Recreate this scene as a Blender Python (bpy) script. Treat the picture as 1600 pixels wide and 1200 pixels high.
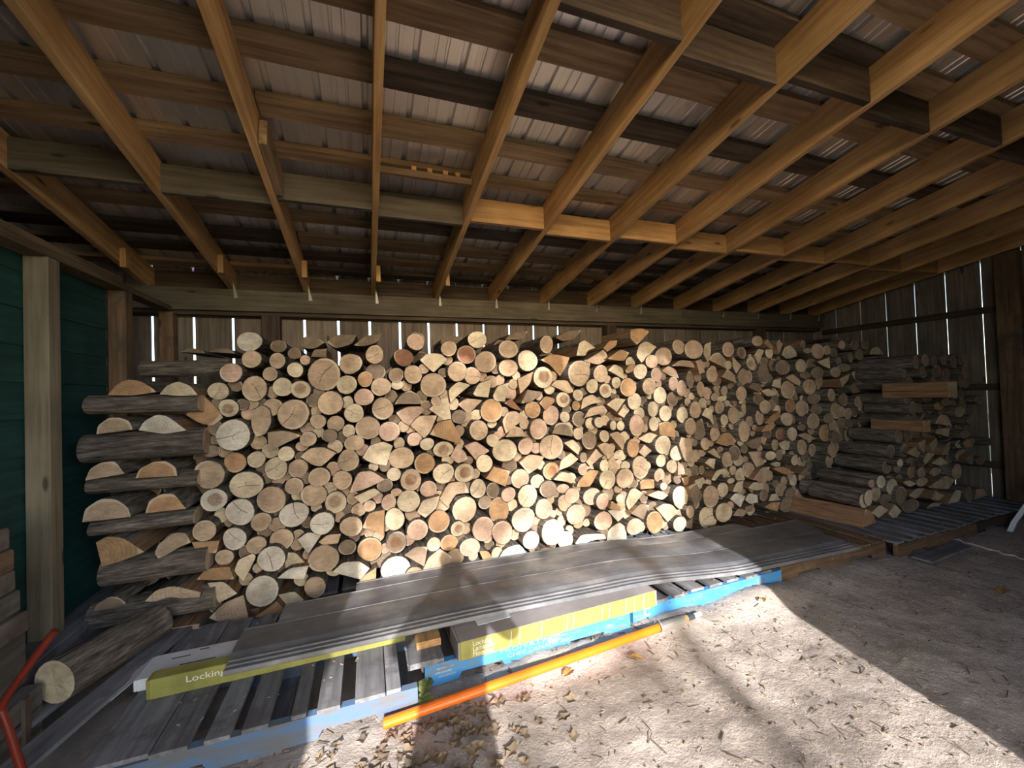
import bpy, bmesh, math, random
from mathutils import Vector, Matrix, noise

for o in list(bpy.data.objects):
    bpy.data.objects.remove(o, do_unlink=True)
SC = bpy.context.scene
COL = SC.collection
RND = random.Random(11)

# ------------------------------------------------------------------ camera
YAW, PITCH, ROLL = 0.34384, 0.01767, -0.03354
cam_d = bpy.data.cameras.new('camera')
cam = bpy.data.objects.new('camera', cam_d)
COL.objects.link(cam)
fw = Vector((math.sin(YAW) * math.cos(PITCH), math.cos(YAW) * math.cos(PITCH), math.sin(PITCH)))
rt = Vector((math.cos(YAW), -math.sin(YAW), 0))
up = rt.cross(fw)
r2 = rt * math.cos(ROLL) + up * math.sin(ROLL)
u2 = -rt * math.sin(ROLL) + up * math.cos(ROLL)
m = Matrix((r2, u2, -fw)).transposed().to_4x4()
m.translation = Vector((0, 0, 1.5))
cam.matrix_world = m
cam_d.sensor_width = 36
cam_d.sensor_fit = 'HORIZONTAL'
cam_d.lens = 36 * 634.5 / 1600
cam_d.clip_start = 0.05
cam_d.clip_end = 500
SC.camera = cam

# ------------------------------------------------------------------ sky, sun, exposure
SUN_DIR = Vector((0.19, 1.0, -0.42)).normalized()      # travel direction of the sunlight
w = bpy.data.worlds.new('sky')
SC.world = w
w.use_nodes = True
wn = w.node_tree
wn.nodes.clear()
wo = wn.nodes.new('ShaderNodeOutputWorld')
wb = wn.nodes.new('ShaderNodeBackground')
ws = wn.nodes.new('ShaderNodeTexSky')
ws.sky_type = 'NISHITA'
ws.sun_disc = False
ws.sun_elevation = math.asin(-SUN_DIR.z)
ws.sun_rotation = math.atan2(-SUN_DIR.x, -SUN_DIR.y)
ws.air_density = 1.0
ws.dust_density = 1.0
ws.ozone_density = 1.0
wb.inputs['Strength'].default_value = 0.5
wn.links.new(ws.outputs[0], wb.inputs['Color'])
wn.links.new(wb.outputs[0], wo.inputs['Surface'])
sd = bpy.data.lights.new('sun', 'SUN')
sd.energy = 9.0
sd.angle = math.radians(0.55)
sd.color = (1.0, 0.94, 0.89)
sun = bpy.data.objects.new('sun', sd)
sun.rotation_euler = SUN_DIR.to_track_quat('-Z', 'Y').to_euler()
sun.location = (-2, -8, 8)
COL.objects.link(sun)
SC.view_settings.view_transform = 'Standard'
SC.view_settings.look = 'None'
SC.view_settings.gamma = 1.0
SC.view_settings.use_curve_mapping = False
SC.view_settings.exposure = 0.55
SC.cycles.max_bounces = 12
SC.cycles.diffuse_bounces = 8
SC.cycles.sample_clamp_indirect = 6

# ------------------------------------------------------------------ materials
def s2l(c):
    return tuple((v / 255 / 12.92 if v / 255 <= .04045 else ((v / 255 + .055) / 1.055) ** 2.4) for v in c)

class N:
    """small node-graph helper"""
    def __init__(s, name):
        s.m = bpy.data.materials.new(name)
        s.m.use_nodes = True
        s.t = s.m.node_tree
        s.b = s.t.nodes['Principled BSDF']
    def n(s, typ, **kw):
        x = s.t.nodes.new(typ)
        for k, v in kw.items():
            setattr(x, k, v)
        return x
    def l(s, a, b):
        s.t.links.new(a, b)
    def coord(s, out='Object', rand=True):
        c = s.n('ShaderNodeTexCoord').outputs[out]
        if rand:
            oi = s.n('ShaderNodeObjectInfo')
            mu = s.n('ShaderNodeMath', operation='MULTIPLY')
            mu.inputs[1].default_value = 37.0
            s.l(oi.outputs['Random'], mu.inputs[0])
            ad = s.n('ShaderNodeVectorMath', operation='ADD')
            s.l(c, ad.inputs[0]); s.l(mu.outputs[0], ad.inputs[1])
            return ad.outputs[0]
        return c
    def scale(s, v, sc):
        mp = s.n('ShaderNodeMapping')
        mp.inputs['Scale'].default_value = sc
        s.l(v, mp.inputs['Vector'])
        return mp.outputs[0]
    def noise(s, v, scale, detail=4, rough=.6, out=0):
        t = s.n('ShaderNodeTexNoise')
        t.inputs['Scale'].default_value = scale
        t.inputs['Detail'].default_value = detail
        t.inputs['Roughness'].default_value = rough
        s.l(v, t.inputs['Vector'])
        return t.outputs[out]
    def ramp(s, f, stops):
        r = s.n('ShaderNodeValToRGB')
        e = r.color_ramp.elements
        while len(e) < len(stops):
            e.new(.5)
        for el, (p, c) in zip(e, stops):
            el.position = p
            el.color = tuple(c) + (1,) if len(c) == 3 else c
        s.l(f, r.inputs[0])
        return r.outputs[0]
    def mix(s, f, a, b, mode='MIX'):
        x = s.n('ShaderNodeMix', data_type='RGBA', blend_type=mode)
        for sock, v in ((x.inputs[0], f), (x.inputs[6], a), (x.inputs[7], b)):
            if isinstance(v, (int, float)):
                sock.default_value = v
            elif isinstance(v, tuple):
                sock.default_value = v + (1,) if len(v) == 3 else v
            else:
                s.l(v, sock)
        return x.outputs[2]
    def math(s, op, a, b=None, c=None):
        x = s.n('ShaderNodeMath', operation=op)
        for i, v in enumerate((a, b, c)):
            if v is None:
                continue
            if isinstance(v, (int, float)):
                x.inputs[i].default_value = v
            else:
                s.l(v, x.inputs[i])
        return x.outputs[0]
    def rng(s, v, a, b, c=0.0, d=1.0):
        x = s.n('ShaderNodeMapRange', interpolation_type='SMOOTHSTEP')
        for i, q in enumerate((a, b, c, d)):
            x.inputs[i + 1].default_value = q
        s.l(v, x.inputs[0])
        return x.outputs[0]
    def bump(s, h, strength, dist=.01):
        x = s.n('ShaderNodeBump')
        x.inputs['Strength'].default_value = strength
        x.inputs['Distance'].default_value = dist
        s.l(h, x.inputs['Height'])
        s.l(x.outputs[0], s.b.inputs['Normal'])
    def out(s, col, rough=.85, spec=.3):
        if isinstance(col, tuple):
            s.b.inputs['Base Color'].default_value = col + (1,)
        else:
            s.l(col, s.b.inputs['Base Color'])
        s.b.inputs['Roughness'].default_value = rough
        s.b.inputs['Specular IOR Level'].default_value = spec
        return s.m

def wood(name, light, dark, axis, knots=True, vary=.35, rough=.8, dirt=None):
    g = N(name)
    v = g.coord()
    lo, hi = 1.2, 22.0
    sc = {'x': (lo, hi, hi), 'y': (hi, lo, hi), 'z': (hi, hi, lo)}[axis]
    vg = g.scale(v, sc)
    n1 = g.noise(vg, 1.6, 5, .62)
    n2 = g.noise(v, 2.2, 3, .5)
    c = g.ramp(n1, [(.32, s2l(dark)), (.68, s2l(light))])
    oi = g.n('ShaderNodeObjectInfo')
    br = g.math('MULTIPLY_ADD', oi.outputs['Random'], vary, 1 - vary * .55)
    hs = g.n('ShaderNodeHueSaturation')
    g.l(br, hs.inputs['Value']); g.l(c, hs.inputs['Color'])
    c = hs.outputs[0]
    bl = g.rng(n2, .35, .7, .78, 1.08)
    c = g.mix(1.0, c, bl, 'MULTIPLY')
    if knots:
        k = {'x': (1.6, 9, 9), 'y': (9, 1.6, 9), 'z': (9, 9, 1.6)}[axis]
        vk = g.n('ShaderNodeTexVoronoi')
        vk.inputs['Scale'].default_value = 1.0
        kk = {'x': (2.2, 7, 7), 'y': (7, 2.2, 7), 'z': (7, 7, 2.2)}[axis]
        g.l(g.scale(v, kk), vk.inputs['Vector'])
        kn = g.rng(vk.outputs['Distance'], .05, .13, .75, 0)
        c = g.mix(kn, c, s2l(tuple(x * .35 for x in dark)))
    if dirt:
        n3 = g.noise(v, 5, 6, .7)
        c = g.mix(g.rng(n3, .48, .66, 0, .8), c, s2l(dirt))
    g.bump(n1, .25, .004)
    return g.out(c, rough, .25)

M = {}
for ax in 'xyz':
    M['pine_' + ax] = wood('pine_' + ax, (206, 168, 120), (168, 126, 82), ax, vary=.25)
    M['aged_' + ax] = wood('aged_' + ax, (172, 144, 112), (122, 98, 74), ax, vary=.45)
    M['dark_' + ax] = wood('dark_' + ax, (98, 84, 72), (58, 48, 42), ax, vary=.5)
    M['grey_' + ax] = wood('grey_' + ax, (144, 144, 148), (104, 105, 110), ax, vary=.25, dirt=(92, 90, 92))
    M['brown_' + ax] = wood('brown_' + ax, (132, 106, 82), (86, 68, 54), ax, vary=.35, dirt=(78, 70, 62))
M['board'] = wood('wall_plank', (142, 130, 118), (102, 92, 83), 'z', vary=.4)
M['old_y'] = wood('old_grey_wood', (116, 112, 106), (80, 77, 74), 'y', vary=.3, dirt=(70, 68, 66))
M['treated_shaded'] = wood('treated_shaded', (112, 104, 90), (80, 73, 62), 'x', vary=.2)
M['post'] = wood('post', (150, 138, 116), (118, 104, 84), 'z', vary=.2)
M['beam'] = wood('beam', (128, 108, 86), (92, 76, 58), 'y', vary=.2)

def mat_green():
    g = N('green_siding')
    v = g.coord()
    n = g.noise(g.scale(v, (30, 1.5, 30)), 1.5, 4)
    n2 = g.noise(v, 3, 4)
    c = g.ramp(n, [(.3, s2l((22, 58, 56))), (.7, s2l((34, 78, 74)))])
    c = g.mix(1.0, c, g.rng(n2, .3, .7, .8, 1.1), 'MULTIPLY')
    g.bump(n, .2, .003)
    return g.out(c, .6, .35)
M['green'] = mat_green()

def mat_metal():
    g = N('roof_metal')
    v = g.coord()
    n = g.noise(v, 1.4, 5, .6)
    n2 = g.noise(g.scale(v, (14, .6, 6)), 2, 3)
    c = g.ramp(n, [(.3, s2l((214, 210, 209))), (.7, s2l((238, 234, 232)))])
    c = g.mix(g.rng(n2, .55, .75, 0, .35), c, s2l((150, 140, 134)))
    g.b.inputs['Metallic'].default_value = .85
    return g.out(c, .40, .5)
M['metal'] = mat_metal()

def mat_bark():
    g = N('bark')
    v = g.coord()
    n = g.noise(g.scale(v, (38, 5, 38)), 1.4, 6, .68)
    n2 = g.noise(v, 6, 4)
    c = g.ramp(n, [(.3, s2l((52, 47, 43))), (.5, s2l((108, 100, 92))), (.72, s2l((164, 154, 142)))])
    c = g.mix(g.rng(n2, .5, .75, 0, .5), c, s2l((112, 104, 88)))
    oi = g.n('ShaderNodeObjectInfo')
    c = g.mix(1.0, c, g.math('MULTIPLY_ADD', oi.outputs['Random'], .55, .75), 'MULTIPLY')
    g.bump(n, 1.0, .02)
    return g.out(c, .95, .1)
M['bark'] = mat_bark()

def mat_split():
    g = N('split_wood')
    v = g.coord()
    n = g.noise(g.scale(v, (45, 2.2, 45)), 1.5, 5, .65)
    c = g.ramp(n, [(.3, s2l((96, 72, 54))), (.7, s2l((164, 130, 98)))])
    g.bump(n, .6, .008)
    return g.out(c, .85, .2)
M['split'] = mat_split()

def mat_cut(name, attr=False):
    g = N(name)
    uvn = g.n('ShaderNodeUVMap')
    uv = uvn.outputs[0]
    sx = g.n('ShaderNodeSeparateXYZ')
    g.l(uv, sx.inputs[0])
    u, v_ = sx.outputs[0], sx.outputs[1]
    ln = g.n('ShaderNodeVectorMath', operation='LENGTH')
    g.l(uv, ln.inputs[0])
    oc = g.coord()
    nz = g.noise(oc, 14, 4)
    r = g.math('ADD', ln.outputs['Value'], g.math('MULTIPLY', g.math('SUBTRACT', nz, .5), .16))
    if attr:
        at = g.n('ShaderNodeAttribute', attribute_name='tone')
        tone, alpha, idx = at.outputs['Color'], at.outputs['Alpha'], g.math('ADD', 0.0, 0.0)
        rnd = g.n('ShaderNodeNewGeometry').outputs['Random Per Island']
    else:
        oi = g.n('ShaderNodeObjectInfo')
        tone, alpha, idx, rnd = oi.outputs['Color'], oi.outputs['Alpha'], oi.outputs['Object Index'], oi.outputs['Random']
    rings = g.math('SINE', g.math('MULTIPLY', r, 70.0))
    c = g.mix(1.0, tone, g.rng(rings, -1, 1, .9, 1.05), 'MULTIPLY')
    nb = g.noise(oc, 9, 6, .7)
    c = g.mix(1.0, c, g.rng(nb, .28, .72, .66, 1.16), 'MULTIPLY')
    nf = g.noise(g.scale(oc, (20, 20, 90)), 1.0, 4, .7)
    c = g.mix(1.0, c, g.rng(nf, .3, .7, .86, 1.08), 'MULTIPLY')
    nl = g.noise(oc, 3.5, 5, .65)
    c = g.mix(g.rng(nl, .45, .75, 0, .4), c, s2l((150, 122, 98)))
    c = g.mix(g.rng(r, .8, .87, 0, .45), c, s2l((220, 206, 182)))
    heart = g.math('MULTIPLY', g.math('MULTIPLY', g.rng(r, .42, .58, 1, 0), g.rng(nb, .3, .6, .95, .5)), g.math('SUBTRACT', 1.0, alpha))
    c = g.mix(heart, c, s2l((122, 86, 62)))
    a0 = g.math('MULTIPLY', rnd, 6.2832)
    tot = None
    for da, wd in ((0, .02), (3.5, .015), (1.7, .012)):
        an = g.math('ADD', a0, da)
        ca, sa = g.math('COSINE', an), g.math('SINE', an)
        along = g.math('ADD', g.math('MULTIPLY', u, ca), g.math('MULTIPLY', v_, sa))
        perp = g.math('ABSOLUTE', g.math('ADD', g.math('SUBTRACT', g.math('MULTIPLY', u, sa), g.math('MULTIPLY', v_, ca)),
                                          g.math('MULTIPLY', g.math('SUBTRACT', nz, .5), .22)))
        msk = g.math('MULTIPLY', g.math('LESS_THAN', perp, wd), g.math('GREATER_THAN', along, 0.0))
        msk = g.math('MULTIPLY', msk, g.math('LESS_THAN', along, .8 if da == 0 else (.45 if da > 3 else .3)))
        tot = msk if tot is None else g.math('MAXIMUM', tot, msk)
    tot = g.math('MULTIPLY', tot, g.math('MINIMUM', idx, 1.0))
    c = g.mix(g.math('MULTIPLY', tot, .85), c, s2l((58, 44, 34)))
    g.bump(nb, .35, .004)
    return g.out(c, .85, .2)
M['cut'] = mat_cut('cut_wood')
M['cut_many'] = mat_cut('cut_wood_many', True)

def mat_dirt():
    g = N('dirt')
    v = g.coord('Object', False)
    n = g.noise(v, 3.2, 8, .62)
    n2 = g.noise(v, 26, 8, .7)
    n3 = g.noise(v, 90, 4, .7)
    c = g.ramp(n, [(.3, s2l((160, 149, 142))), (.7, s2l((198, 187, 178)))])
    c = g.mix(g.rng(n2, .5, .72, 0, .6), c, s2l((212, 200, 188)))
    c = g.mix(g.rng(n3, .6, .76, 0, .6), c, s2l((104, 93, 86)))
    h = g.math('ADD', n2, g.math('MULTIPLY', n3, .5))
    g.bump(h, .8, .02)
    return g.out(c, .97, .1)
M['dirt'] = mat_dirt()

def mat_blue():
    g = N('blue_paint')
    v = g.coord()
    n = g.noise(g.scale(v, (3, 14, 14)), 2.2, 7, .7)
    c = g.ramp(n, [(.36, s2l((120, 122, 126))), (.46, s2l((74, 142, 200))), (.8, s2l((56, 136, 212)))])
    g.bump(n, .3, .003)
    return g.out(c, .7, .3)
M['blue'] = mat_blue()
def mat_blue_worn():
    g = N('worn_blue_paint')
    v = g.coord()
    n = g.noise(g.scale(v, (3, 14, 14)), 2.0, 7, .7)
    c = g.ramp(n, [(.40, s2l((104, 106, 110))), (.52, s2l((92, 112, 138))), (.7, s2l((78, 116, 164)))])
    g.bump(n, .4, .003)
    return g.out(c, .8, .2)
M['blue_worn'] = mat_blue_worn()

def mat_panel():
    g = N('grey_panel')
    v = g.coord()
    n = g.noise(v, 2.5, 7, .68)
    n2 = g.noise(g.scale(v, (.8, 12, 12)), 2.5, 5)
    c = g.ramp(n, [(.34, s2l((76, 80, 87))), (.55, s2l((112, 114, 119))), (.75, s2l((158, 154, 151)))])
    c = g.mix(1.0, c, g.rng(n2, .3, .7, .85, 1.1), 'MULTIPLY')
    g.bump(n, .1, .003)
    return g.out(c, .45, .5)
M['panel'] = mat_panel()

def plain(name, col, rough=.6, spec=.4, var=.12, nscale=8, bump=0.0, metal=0.0):
    g = N(name)
    v = g.coord()
    n = g.noise(v, nscale, 5)
    lo = tuple(x * (1 - var) for x in col)
    c = g.ramp(n, [(.3, s2l(lo)), (.7, s2l(col))])
    if bump:
        g.bump(n, bump, .005)
    g.b.inputs['Metallic'].default_value = metal
    return g.out(c, rough, spec)
M['carton_white'] = plain('white_carton', (226, 232, 240), .6)
M['carton_yellow'] = plain('yellow_carton', (166, 165, 92), .5, var=.25, nscale=5)
M['carton_end'] = plain('grey_carton_end', (150, 146, 148), .6)
M['ink_white'] = plain('white_ink', (240, 240, 232), .6)
M['ink_faint'] = plain('faded_white_ink', (150, 190, 220), .7, var=.3, nscale=40)
M['ink_black'] = plain('black_ink', (28, 30, 32), .6)
M['orange'] = plain('orange_fibreglass', (240, 118, 28), .35, .5, .08)
M['steel'] = plain('dull_steel', (196, 194, 190), .4, .5, .15, metal=.6)
M['rubber'] = plain('dark_rubber', (62, 72, 78), .6)
M['red'] = plain('red_paint', (128, 40, 24), .4, .5, .3)
M['white_plastic'] = plain('white_plastic', (226, 232, 240), .4, .5, .05)
M['rope'] = plain('rope', (226, 216, 200), .9)
M['leaf_green'] = plain('leaf_green', (150, 160, 96), .7, var=.3, nscale=30)
M['leaf_brown'] = plain('leaf_brown', (190, 150, 84), .8, var=.4, nscale=30)
M['litter'] = plain('dead_leaves', (158, 138, 114), .9, var=.5, nscale=9)
M['chips'] = plain('wood_chips', (190, 172, 148), .9, var=.45, nscale=14)
M['straw'] = plain('dark_twigs', (112, 98, 84), .9, var=.4, nscale=14)
M['grass'] = plain('grass_blades', (96, 132, 60), .8, var=.3, nscale=20)
M['lawn'] = plain('added_lawn_grass', (88, 98, 62), .95, .1, .3, 2)
M['cloth_dark'] = plain('dark_cloth', (52, 58, 72), .9)
M['skin'] = plain('skin', (206, 160, 132), .6)
M['foliage'] = plain('tree_foliage', (92, 124, 56), .8, var=.4, nscale=3)
M['concrete'] = plain('weathered_block', (124, 112, 102), .9, var=.4, nscale=9, bump=.3)

# ------------------------------------------------------------------ object helpers
def link(o, parent=None):
    COL.objects.link(o)
    if parent is not None:
        o.parent = parent
    return o

def empty(name, loc=(0, 0, 0), rz=0.0):
    o = bpy.data.objects.new(name, None)
    o.location = loc
    o.rotation_euler = (0, 0, rz)
    o.empty_display_size = .1
    return link(o)

def tag(o, label, cat, group=None, kind=None):
    o['label'] = label
    o['category'] = cat
    if group:
        o['group'] = group
    if kind:
        o['kind'] = kind
    return o

def struct(o, label, cat):
    o['kind'] = 'structure'
    o['label'] = label
    o['category'] = cat
    return o

def mesh_obj(name, verts, faces, mat, parent=None, loc=(0, 0, 0), rot=(0, 0, 0), smooth=False):
    me = bpy.data.meshes.new(name)
    me.from_pydata([tuple(v) for v in verts], [], faces)
    mats = mat if isinstance(mat, (list, tuple)) else [mat]
    for k in mats:
        me.materials.append(k)
    if smooth:
        me.polygons.foreach_set('use_smooth', [True] * len(me.polygons))
    me.update()
    o = bpy.data.objects.new(name, me)
    o.location = loc
    o.rotation_euler = rot
    return link(o, parent)

BOXC = {}
def box_mesh(dx, dy, dz, mat, bev=0.0):
    key = (round(dx, 4), round(dy, 4), round(dz, 4), mat.name, bev)
    if key in BOXC:
        return BOXC[key]
    bm = bmesh.new()
    bmesh.ops.create_cube(bm, size=1.0)
    for v in bm.verts:
        v.co = Vector((v.co.x * dx, v.co.y * dy, v.co.z * dz))
    if bev:
        bmesh.ops.bevel(bm, geom=bm.edges[:], offset=bev, segments=1, affect='EDGES')
    me = bpy.data.meshes.new('board')
    bm.to_mesh(me)
    bm.free()
    me.materials.append(mat)
    BOXC[key] = me
    return me

def box(name, x0, x1, y0, y1, z0, z1, mat, parent=None, bev=0.0, rot=(0, 0, 0)):
    """a board given by its extents (before rotation about its own centre)"""
    me = box_mesh(x1 - x0, y1 - y0, z1 - z0, mat, bev)
    o = bpy.data.objects.new(name, me)
    o.location = ((x0 + x1) / 2, (y0 + y1) / 2, (z0 + z1) / 2)
    o.rotation_euler = rot
    return link(o, parent)

def tube(name, pts, rad, mat, parent=None, seg=10, caps=True):
    """round bar through the points; rad one number or one per point"""
    pts = [Vector(p) for p in pts]
    rads = rad if isinstance(rad, (list, tuple)) else [rad] * len(pts)
    vs, fs = [], []
    prev = None
    for i, p in enumerate(pts):
        t = (pts[min(i + 1, len(pts) - 1)] - pts[max(i - 1, 0)]).normalized()
        if prev is None:
            a = t.orthogonal().normalized()
        else:
            a = (prev - t * prev.dot(t)).normalized()
        prev = a
        b = t.cross(a)
        for k in range(seg):
            q = 2 * math.pi * k / seg
            vs.append(p + (a * math.cos(q) + b * math.sin(q)) * rads[i])
    for i in range(len(pts) - 1):
        for k in range(seg):
            k2 = (k + 1) % seg
            fs.append((i * seg + k, i * seg + k2, (i + 1) * seg + k2, (i + 1) * seg + k))
    if caps:
        fs.append(tuple(reversed(range(seg))))
        fs.append(tuple(range((len(pts) - 1) * seg, len(pts) * seg)))
    return mesh_obj(name, vs, fs, mat, parent, smooth=False)

def text(name, body, size, mat, parent, loc, rot, depth=.0006, width=None, align='LEFT'):
    cu = bpy.data.curves.new(name, 'FONT')
    cu.body = body
    cu.size = size
    cu.extrude = depth
    cu.align_x = align
    tmp = bpy.data.objects.new('lettering_curve', cu)
    COL.objects.link(tmp)
    dg = bpy.context.evaluated_depsgraph_get()
    me = bpy.data.meshes.new_from_object(tmp.evaluated_get(dg))
    bpy.data.objects.remove(tmp, do_unlink=True)
    me.materials.clear()
    me.materials.append(mat)
    if width:
        xs = [v.co.x for v in me.vertices]
        k = width / (max(xs) - min(xs))
        for v in me.vertices:
            v.co.x *= k
    o = bpy.data.objects.new(name, me)
    o.location = loc
    o.rotation_euler = rot
    return link(o, parent)
PI = math.pi

# ------------------------------------------------------------------ ground
PAL_Y = 2.08
def ground_z(x, y):
    z = .018 * noise.noise(Vector((x * .9, y * .9, 0))) + .012 * noise.noise(Vector((x * 3.1, y * 3.1, 4)))
    z += .007 * noise.noise(Vector((x * 9, y * 9, 7))) + .007 * noise.noise(Vector((x * 21, y * 21, 2))) + .0045 * noise.noise(Vector((x * 48, y * 48, 9)))
    for cx, cy, rx, ry, h in ((1.78, 2.11, .24, .12, .06), (2.5, 2.12, .34, .14, .085), (1.0, 2.09, .42, .10, .055), (.42, 2.05, .2, .08, .02), (3.3, 2.2, .5, .15, .03)):
        q = ((x - cx) / rx) ** 2 + ((y - cy) / ry) ** 2
        z += h * math.exp(-q)
    if y > 2.3 or x < -.9:
        z = min(z, .0) - .005
    return z
def axis_pts(a, b, fine0, fine1, step, coarse):
    out, x = [], a
    while x < fine0:
        out.append(x); x += max(step, min(coarse, (fine0 - x) * .35 + .02))
    x = fine0
    while x < fine1:
        out.append(x); x += step
    while x < b:
        out.append(x); x += max(step, min(coarse, (x - fine1) * .35 + .02))
    out.append(b)
    return out
gx = axis_pts(-4, 9, -.5, 5.6, .026, 1)
gy = axis_pts(-1.4, 8, .6, 2.5, .024, 1)
gv = [(x, y, ground_z(x, y)) for y in gy for x in gx]
nx = len(gx)
gf = [(j * nx + i, j * nx + i + 1, (j + 1) * nx + i + 1, (j + 1) * nx + i) for j in range(len(gy) - 1) for i in range(nx - 1)]
floor = mesh_obj('floor', gv, gf, M['dirt'], smooth=True)
struct(floor, 'bare grey-brown dirt floor of the shed, scattered with chips', 'floor')

added_lawn_f = []  # outdoor ground out of view, added dark to cut bounce onto the roof
added_lawn_v = []
for (x0, x1, y0, y1) in ((-60, 60, -60, -1.4), (-60, -4, -1.4, 8), (9, 60, -1.4, 8), (-60, 60, 8, 60)):
    b_ = len(added_lawn_v)
    added_lawn_v += [(x0, y0, -.03), (x1, y0, -.03), (x1, y1, -.03), (x0, y1, -.03)]
    added_lawn_f.append((b_, b_ + 1, b_ + 2, b_ + 3))
lawn = mesh_obj('lawn', added_lawn_v, added_lawn_f, M['lawn'])
struct(lawn, 'unseen grass added outside the shed to cut bounce onto the roof', 'lawn')

# ------------------------------------------------------------------ roof: rafters, purlins, blocking, metal sheets
SL = 0.1654
ANG = math.atan(SL)
def zr(y):                      # underside of the rafters
    return 2.5 + (4.25 - y) * SL
RD = .19
ceiling = empty('ceiling')
struct(ceiling, 'sloping lean-to roof of pine rafters, old purlins and ribbed metal sheets', 'ceiling')
Y0R, Y1R = -1.35, 4.62
LEN = (Y1R - Y0R) / math.cos(ANG)
RAFX = [-1.74, -1.12, -.515, .085, .715, 1.336, 1.967, 2.598, 3.24, 3.915, 4.59, 5.24, 5.89, 6.5]
def sloped(name, x0, x1, y0, y1, off, th, mat, parent=ceiling, bev=0.0):
    """board lying in the roof slope, off above the rafter underside"""
    L = (y1 - y0) / math.cos(ANG)
    me = box_mesh(x1 - x0, L, th, mat, bev)
    o = bpy.data.objects.new(name, me)
    yc = (y0 + y1) / 2
    o.rotation_euler = (-ANG, 0, 0)
    nrm = Vector((0, math.sin(ANG), math.cos(ANG)))
    o.location = Vector(((x0 + x1) / 2, yc, zr(yc))) + nrm * (off + th / 2)
    return link(o, parent)
for x in RAFX:
    sloped('rafter', x - .0205, x + .0205, Y0R, Y1R, 0, RD, M['pine_y'], bev=.002)
PURL = [(-1.2, .14, 'aged'), (-.85, .14, 'dark'), (-.5, .1, 'aged'), (-.18, .14, 'dark'), (.14, .12, 'aged'), (.45, .14, 'dark'), (.76, .14, 'aged'), (1.07, .15, 'dark'), (1.34, .14, 'aged'),
        (1.66, .15, 'aged'), (2.0, .14, 'mix'), (2.32, .13, 'aged'), (2.65, .1, 'aged'), (2.98, .1, 'aged'),
        (3.31, .11, 'dark'), (3.64, .14, 'dark'), (3.91, .1, 'dark'), (4.2, .1, 'dark'), (4.5, .1, 'dark')]  # rear purlins dark so the colour carries the shade under the low eave
CUTS = [-2.3, -.49, 1.96, 4.6, 6.85]
CUTS2 = [-2.3, .09, 2.6, 4.6, 6.85]
for i, (yc, wd, kind) in enumerate(PURL):
    cuts = CUTS if i % 2 else CUTS2
    for j in range(len(cuts) - 1):
        k = kind
        if kind == 'mix':
            k = 'aged' if j == 0 else 'dark'
        elif not 1.5 < yc < 2.8 and RND.random() < .22:
            k = 'dark' if kind == 'aged' else 'aged'
        dy = RND.uniform(-.012, .012)
        sloped('purlin', cuts[j] + .003, cuts[j + 1] - .003, yc - wd / 2 + dy, yc + wd / 2 + dy, RD, .038, M[k + '_x'])
# blocking rows between the rafters
for i in range(len(RAFX) - 1):
    a, b = RAFX[i] + .0205, RAFX[i + 1] - .0205
    y = 2.87 + (.03 if i % 2 else -.03)
    o = box('blocking', a, b, y - .019, y + .019, zr(y) + .004, zr(y) + .175, M['pine_x'] if i >= 4 else M['treated_shaded'], ceiling, .002)  # left blocks use darker wood; their shade is put in the colour
    if i >= 4:
        y = 1.40 + (.025 if i % 2 else -.025)
        box('blocking', a, b, y - .019, y + .019, zr(y) + .004, zr(y) + .185, M['dark_x'], ceiling, .002)
    else:
        y = 1.30
        box('blocking', a, b, y - .019, y + .019, zr(y) + .03, zr(y) + .185, M['pine_x'] if i == 3 else M['dark_x'], ceiling, .002)
# ledger strip under the third purlin, and loose scabs on the rafters
box('ledger_strip', .11, .69, 2.58, 2.61, zr(2.6) + .10, zr(2.6) + .14, M['aged_x'], ceiling)
for x in (.3, .4, .5, .58):
    box('spacer_block', x, x + .03, 2.575, 2.615, zr(2.6) + .14, zr(2.6) + .165, M['pine_x'], ceiling)
sloped('scab', -.49, -.452, 2.36, 2.78, .0, .14, M['aged_y'])
sloped('scab', 5.265, 5.303, 1.78, 2.28, .02, .15, M['dark_y'])
sloped('scab', 2.62, 2.658, 3.0, 3.35, .02, .14, M['dark_y'])
sloped('scab', 4.61, 4.65, 2.95, 3.3, .02, .14, M['dark_y'])
for x in RAFX[:5]:
    y = 3.86
    box('cleat', x + .021, x + .059, y - .03, y + .03, zr(y) - .035, zr(y) + .11, M['pine_z'], ceiling)
# metal hurricane ties where the rafters meet the top plate
for x in RAFX[1:]:
    tv = [(x + .021, 4.247, 2.42), (x + .052, 4.247, 2.42), (x + .045, 4.247, 2.49), (x + .022, 4.21, 2.56),
          (x + .021, 4.243, 2.42), (x + .052, 4.243, 2.42), (x + .045, 4.243, 2.49), (x + .022, 4.206, 2.56)]
    mesh_obj('hurricane_tie', tv, [(0, 1, 2, 3), (7, 6, 5, 4), (0, 4, 5, 1), (1, 5, 6, 2), (2, 6, 7, 3), (3, 7, 4, 0)], M['steel'], ceiling)
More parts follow.
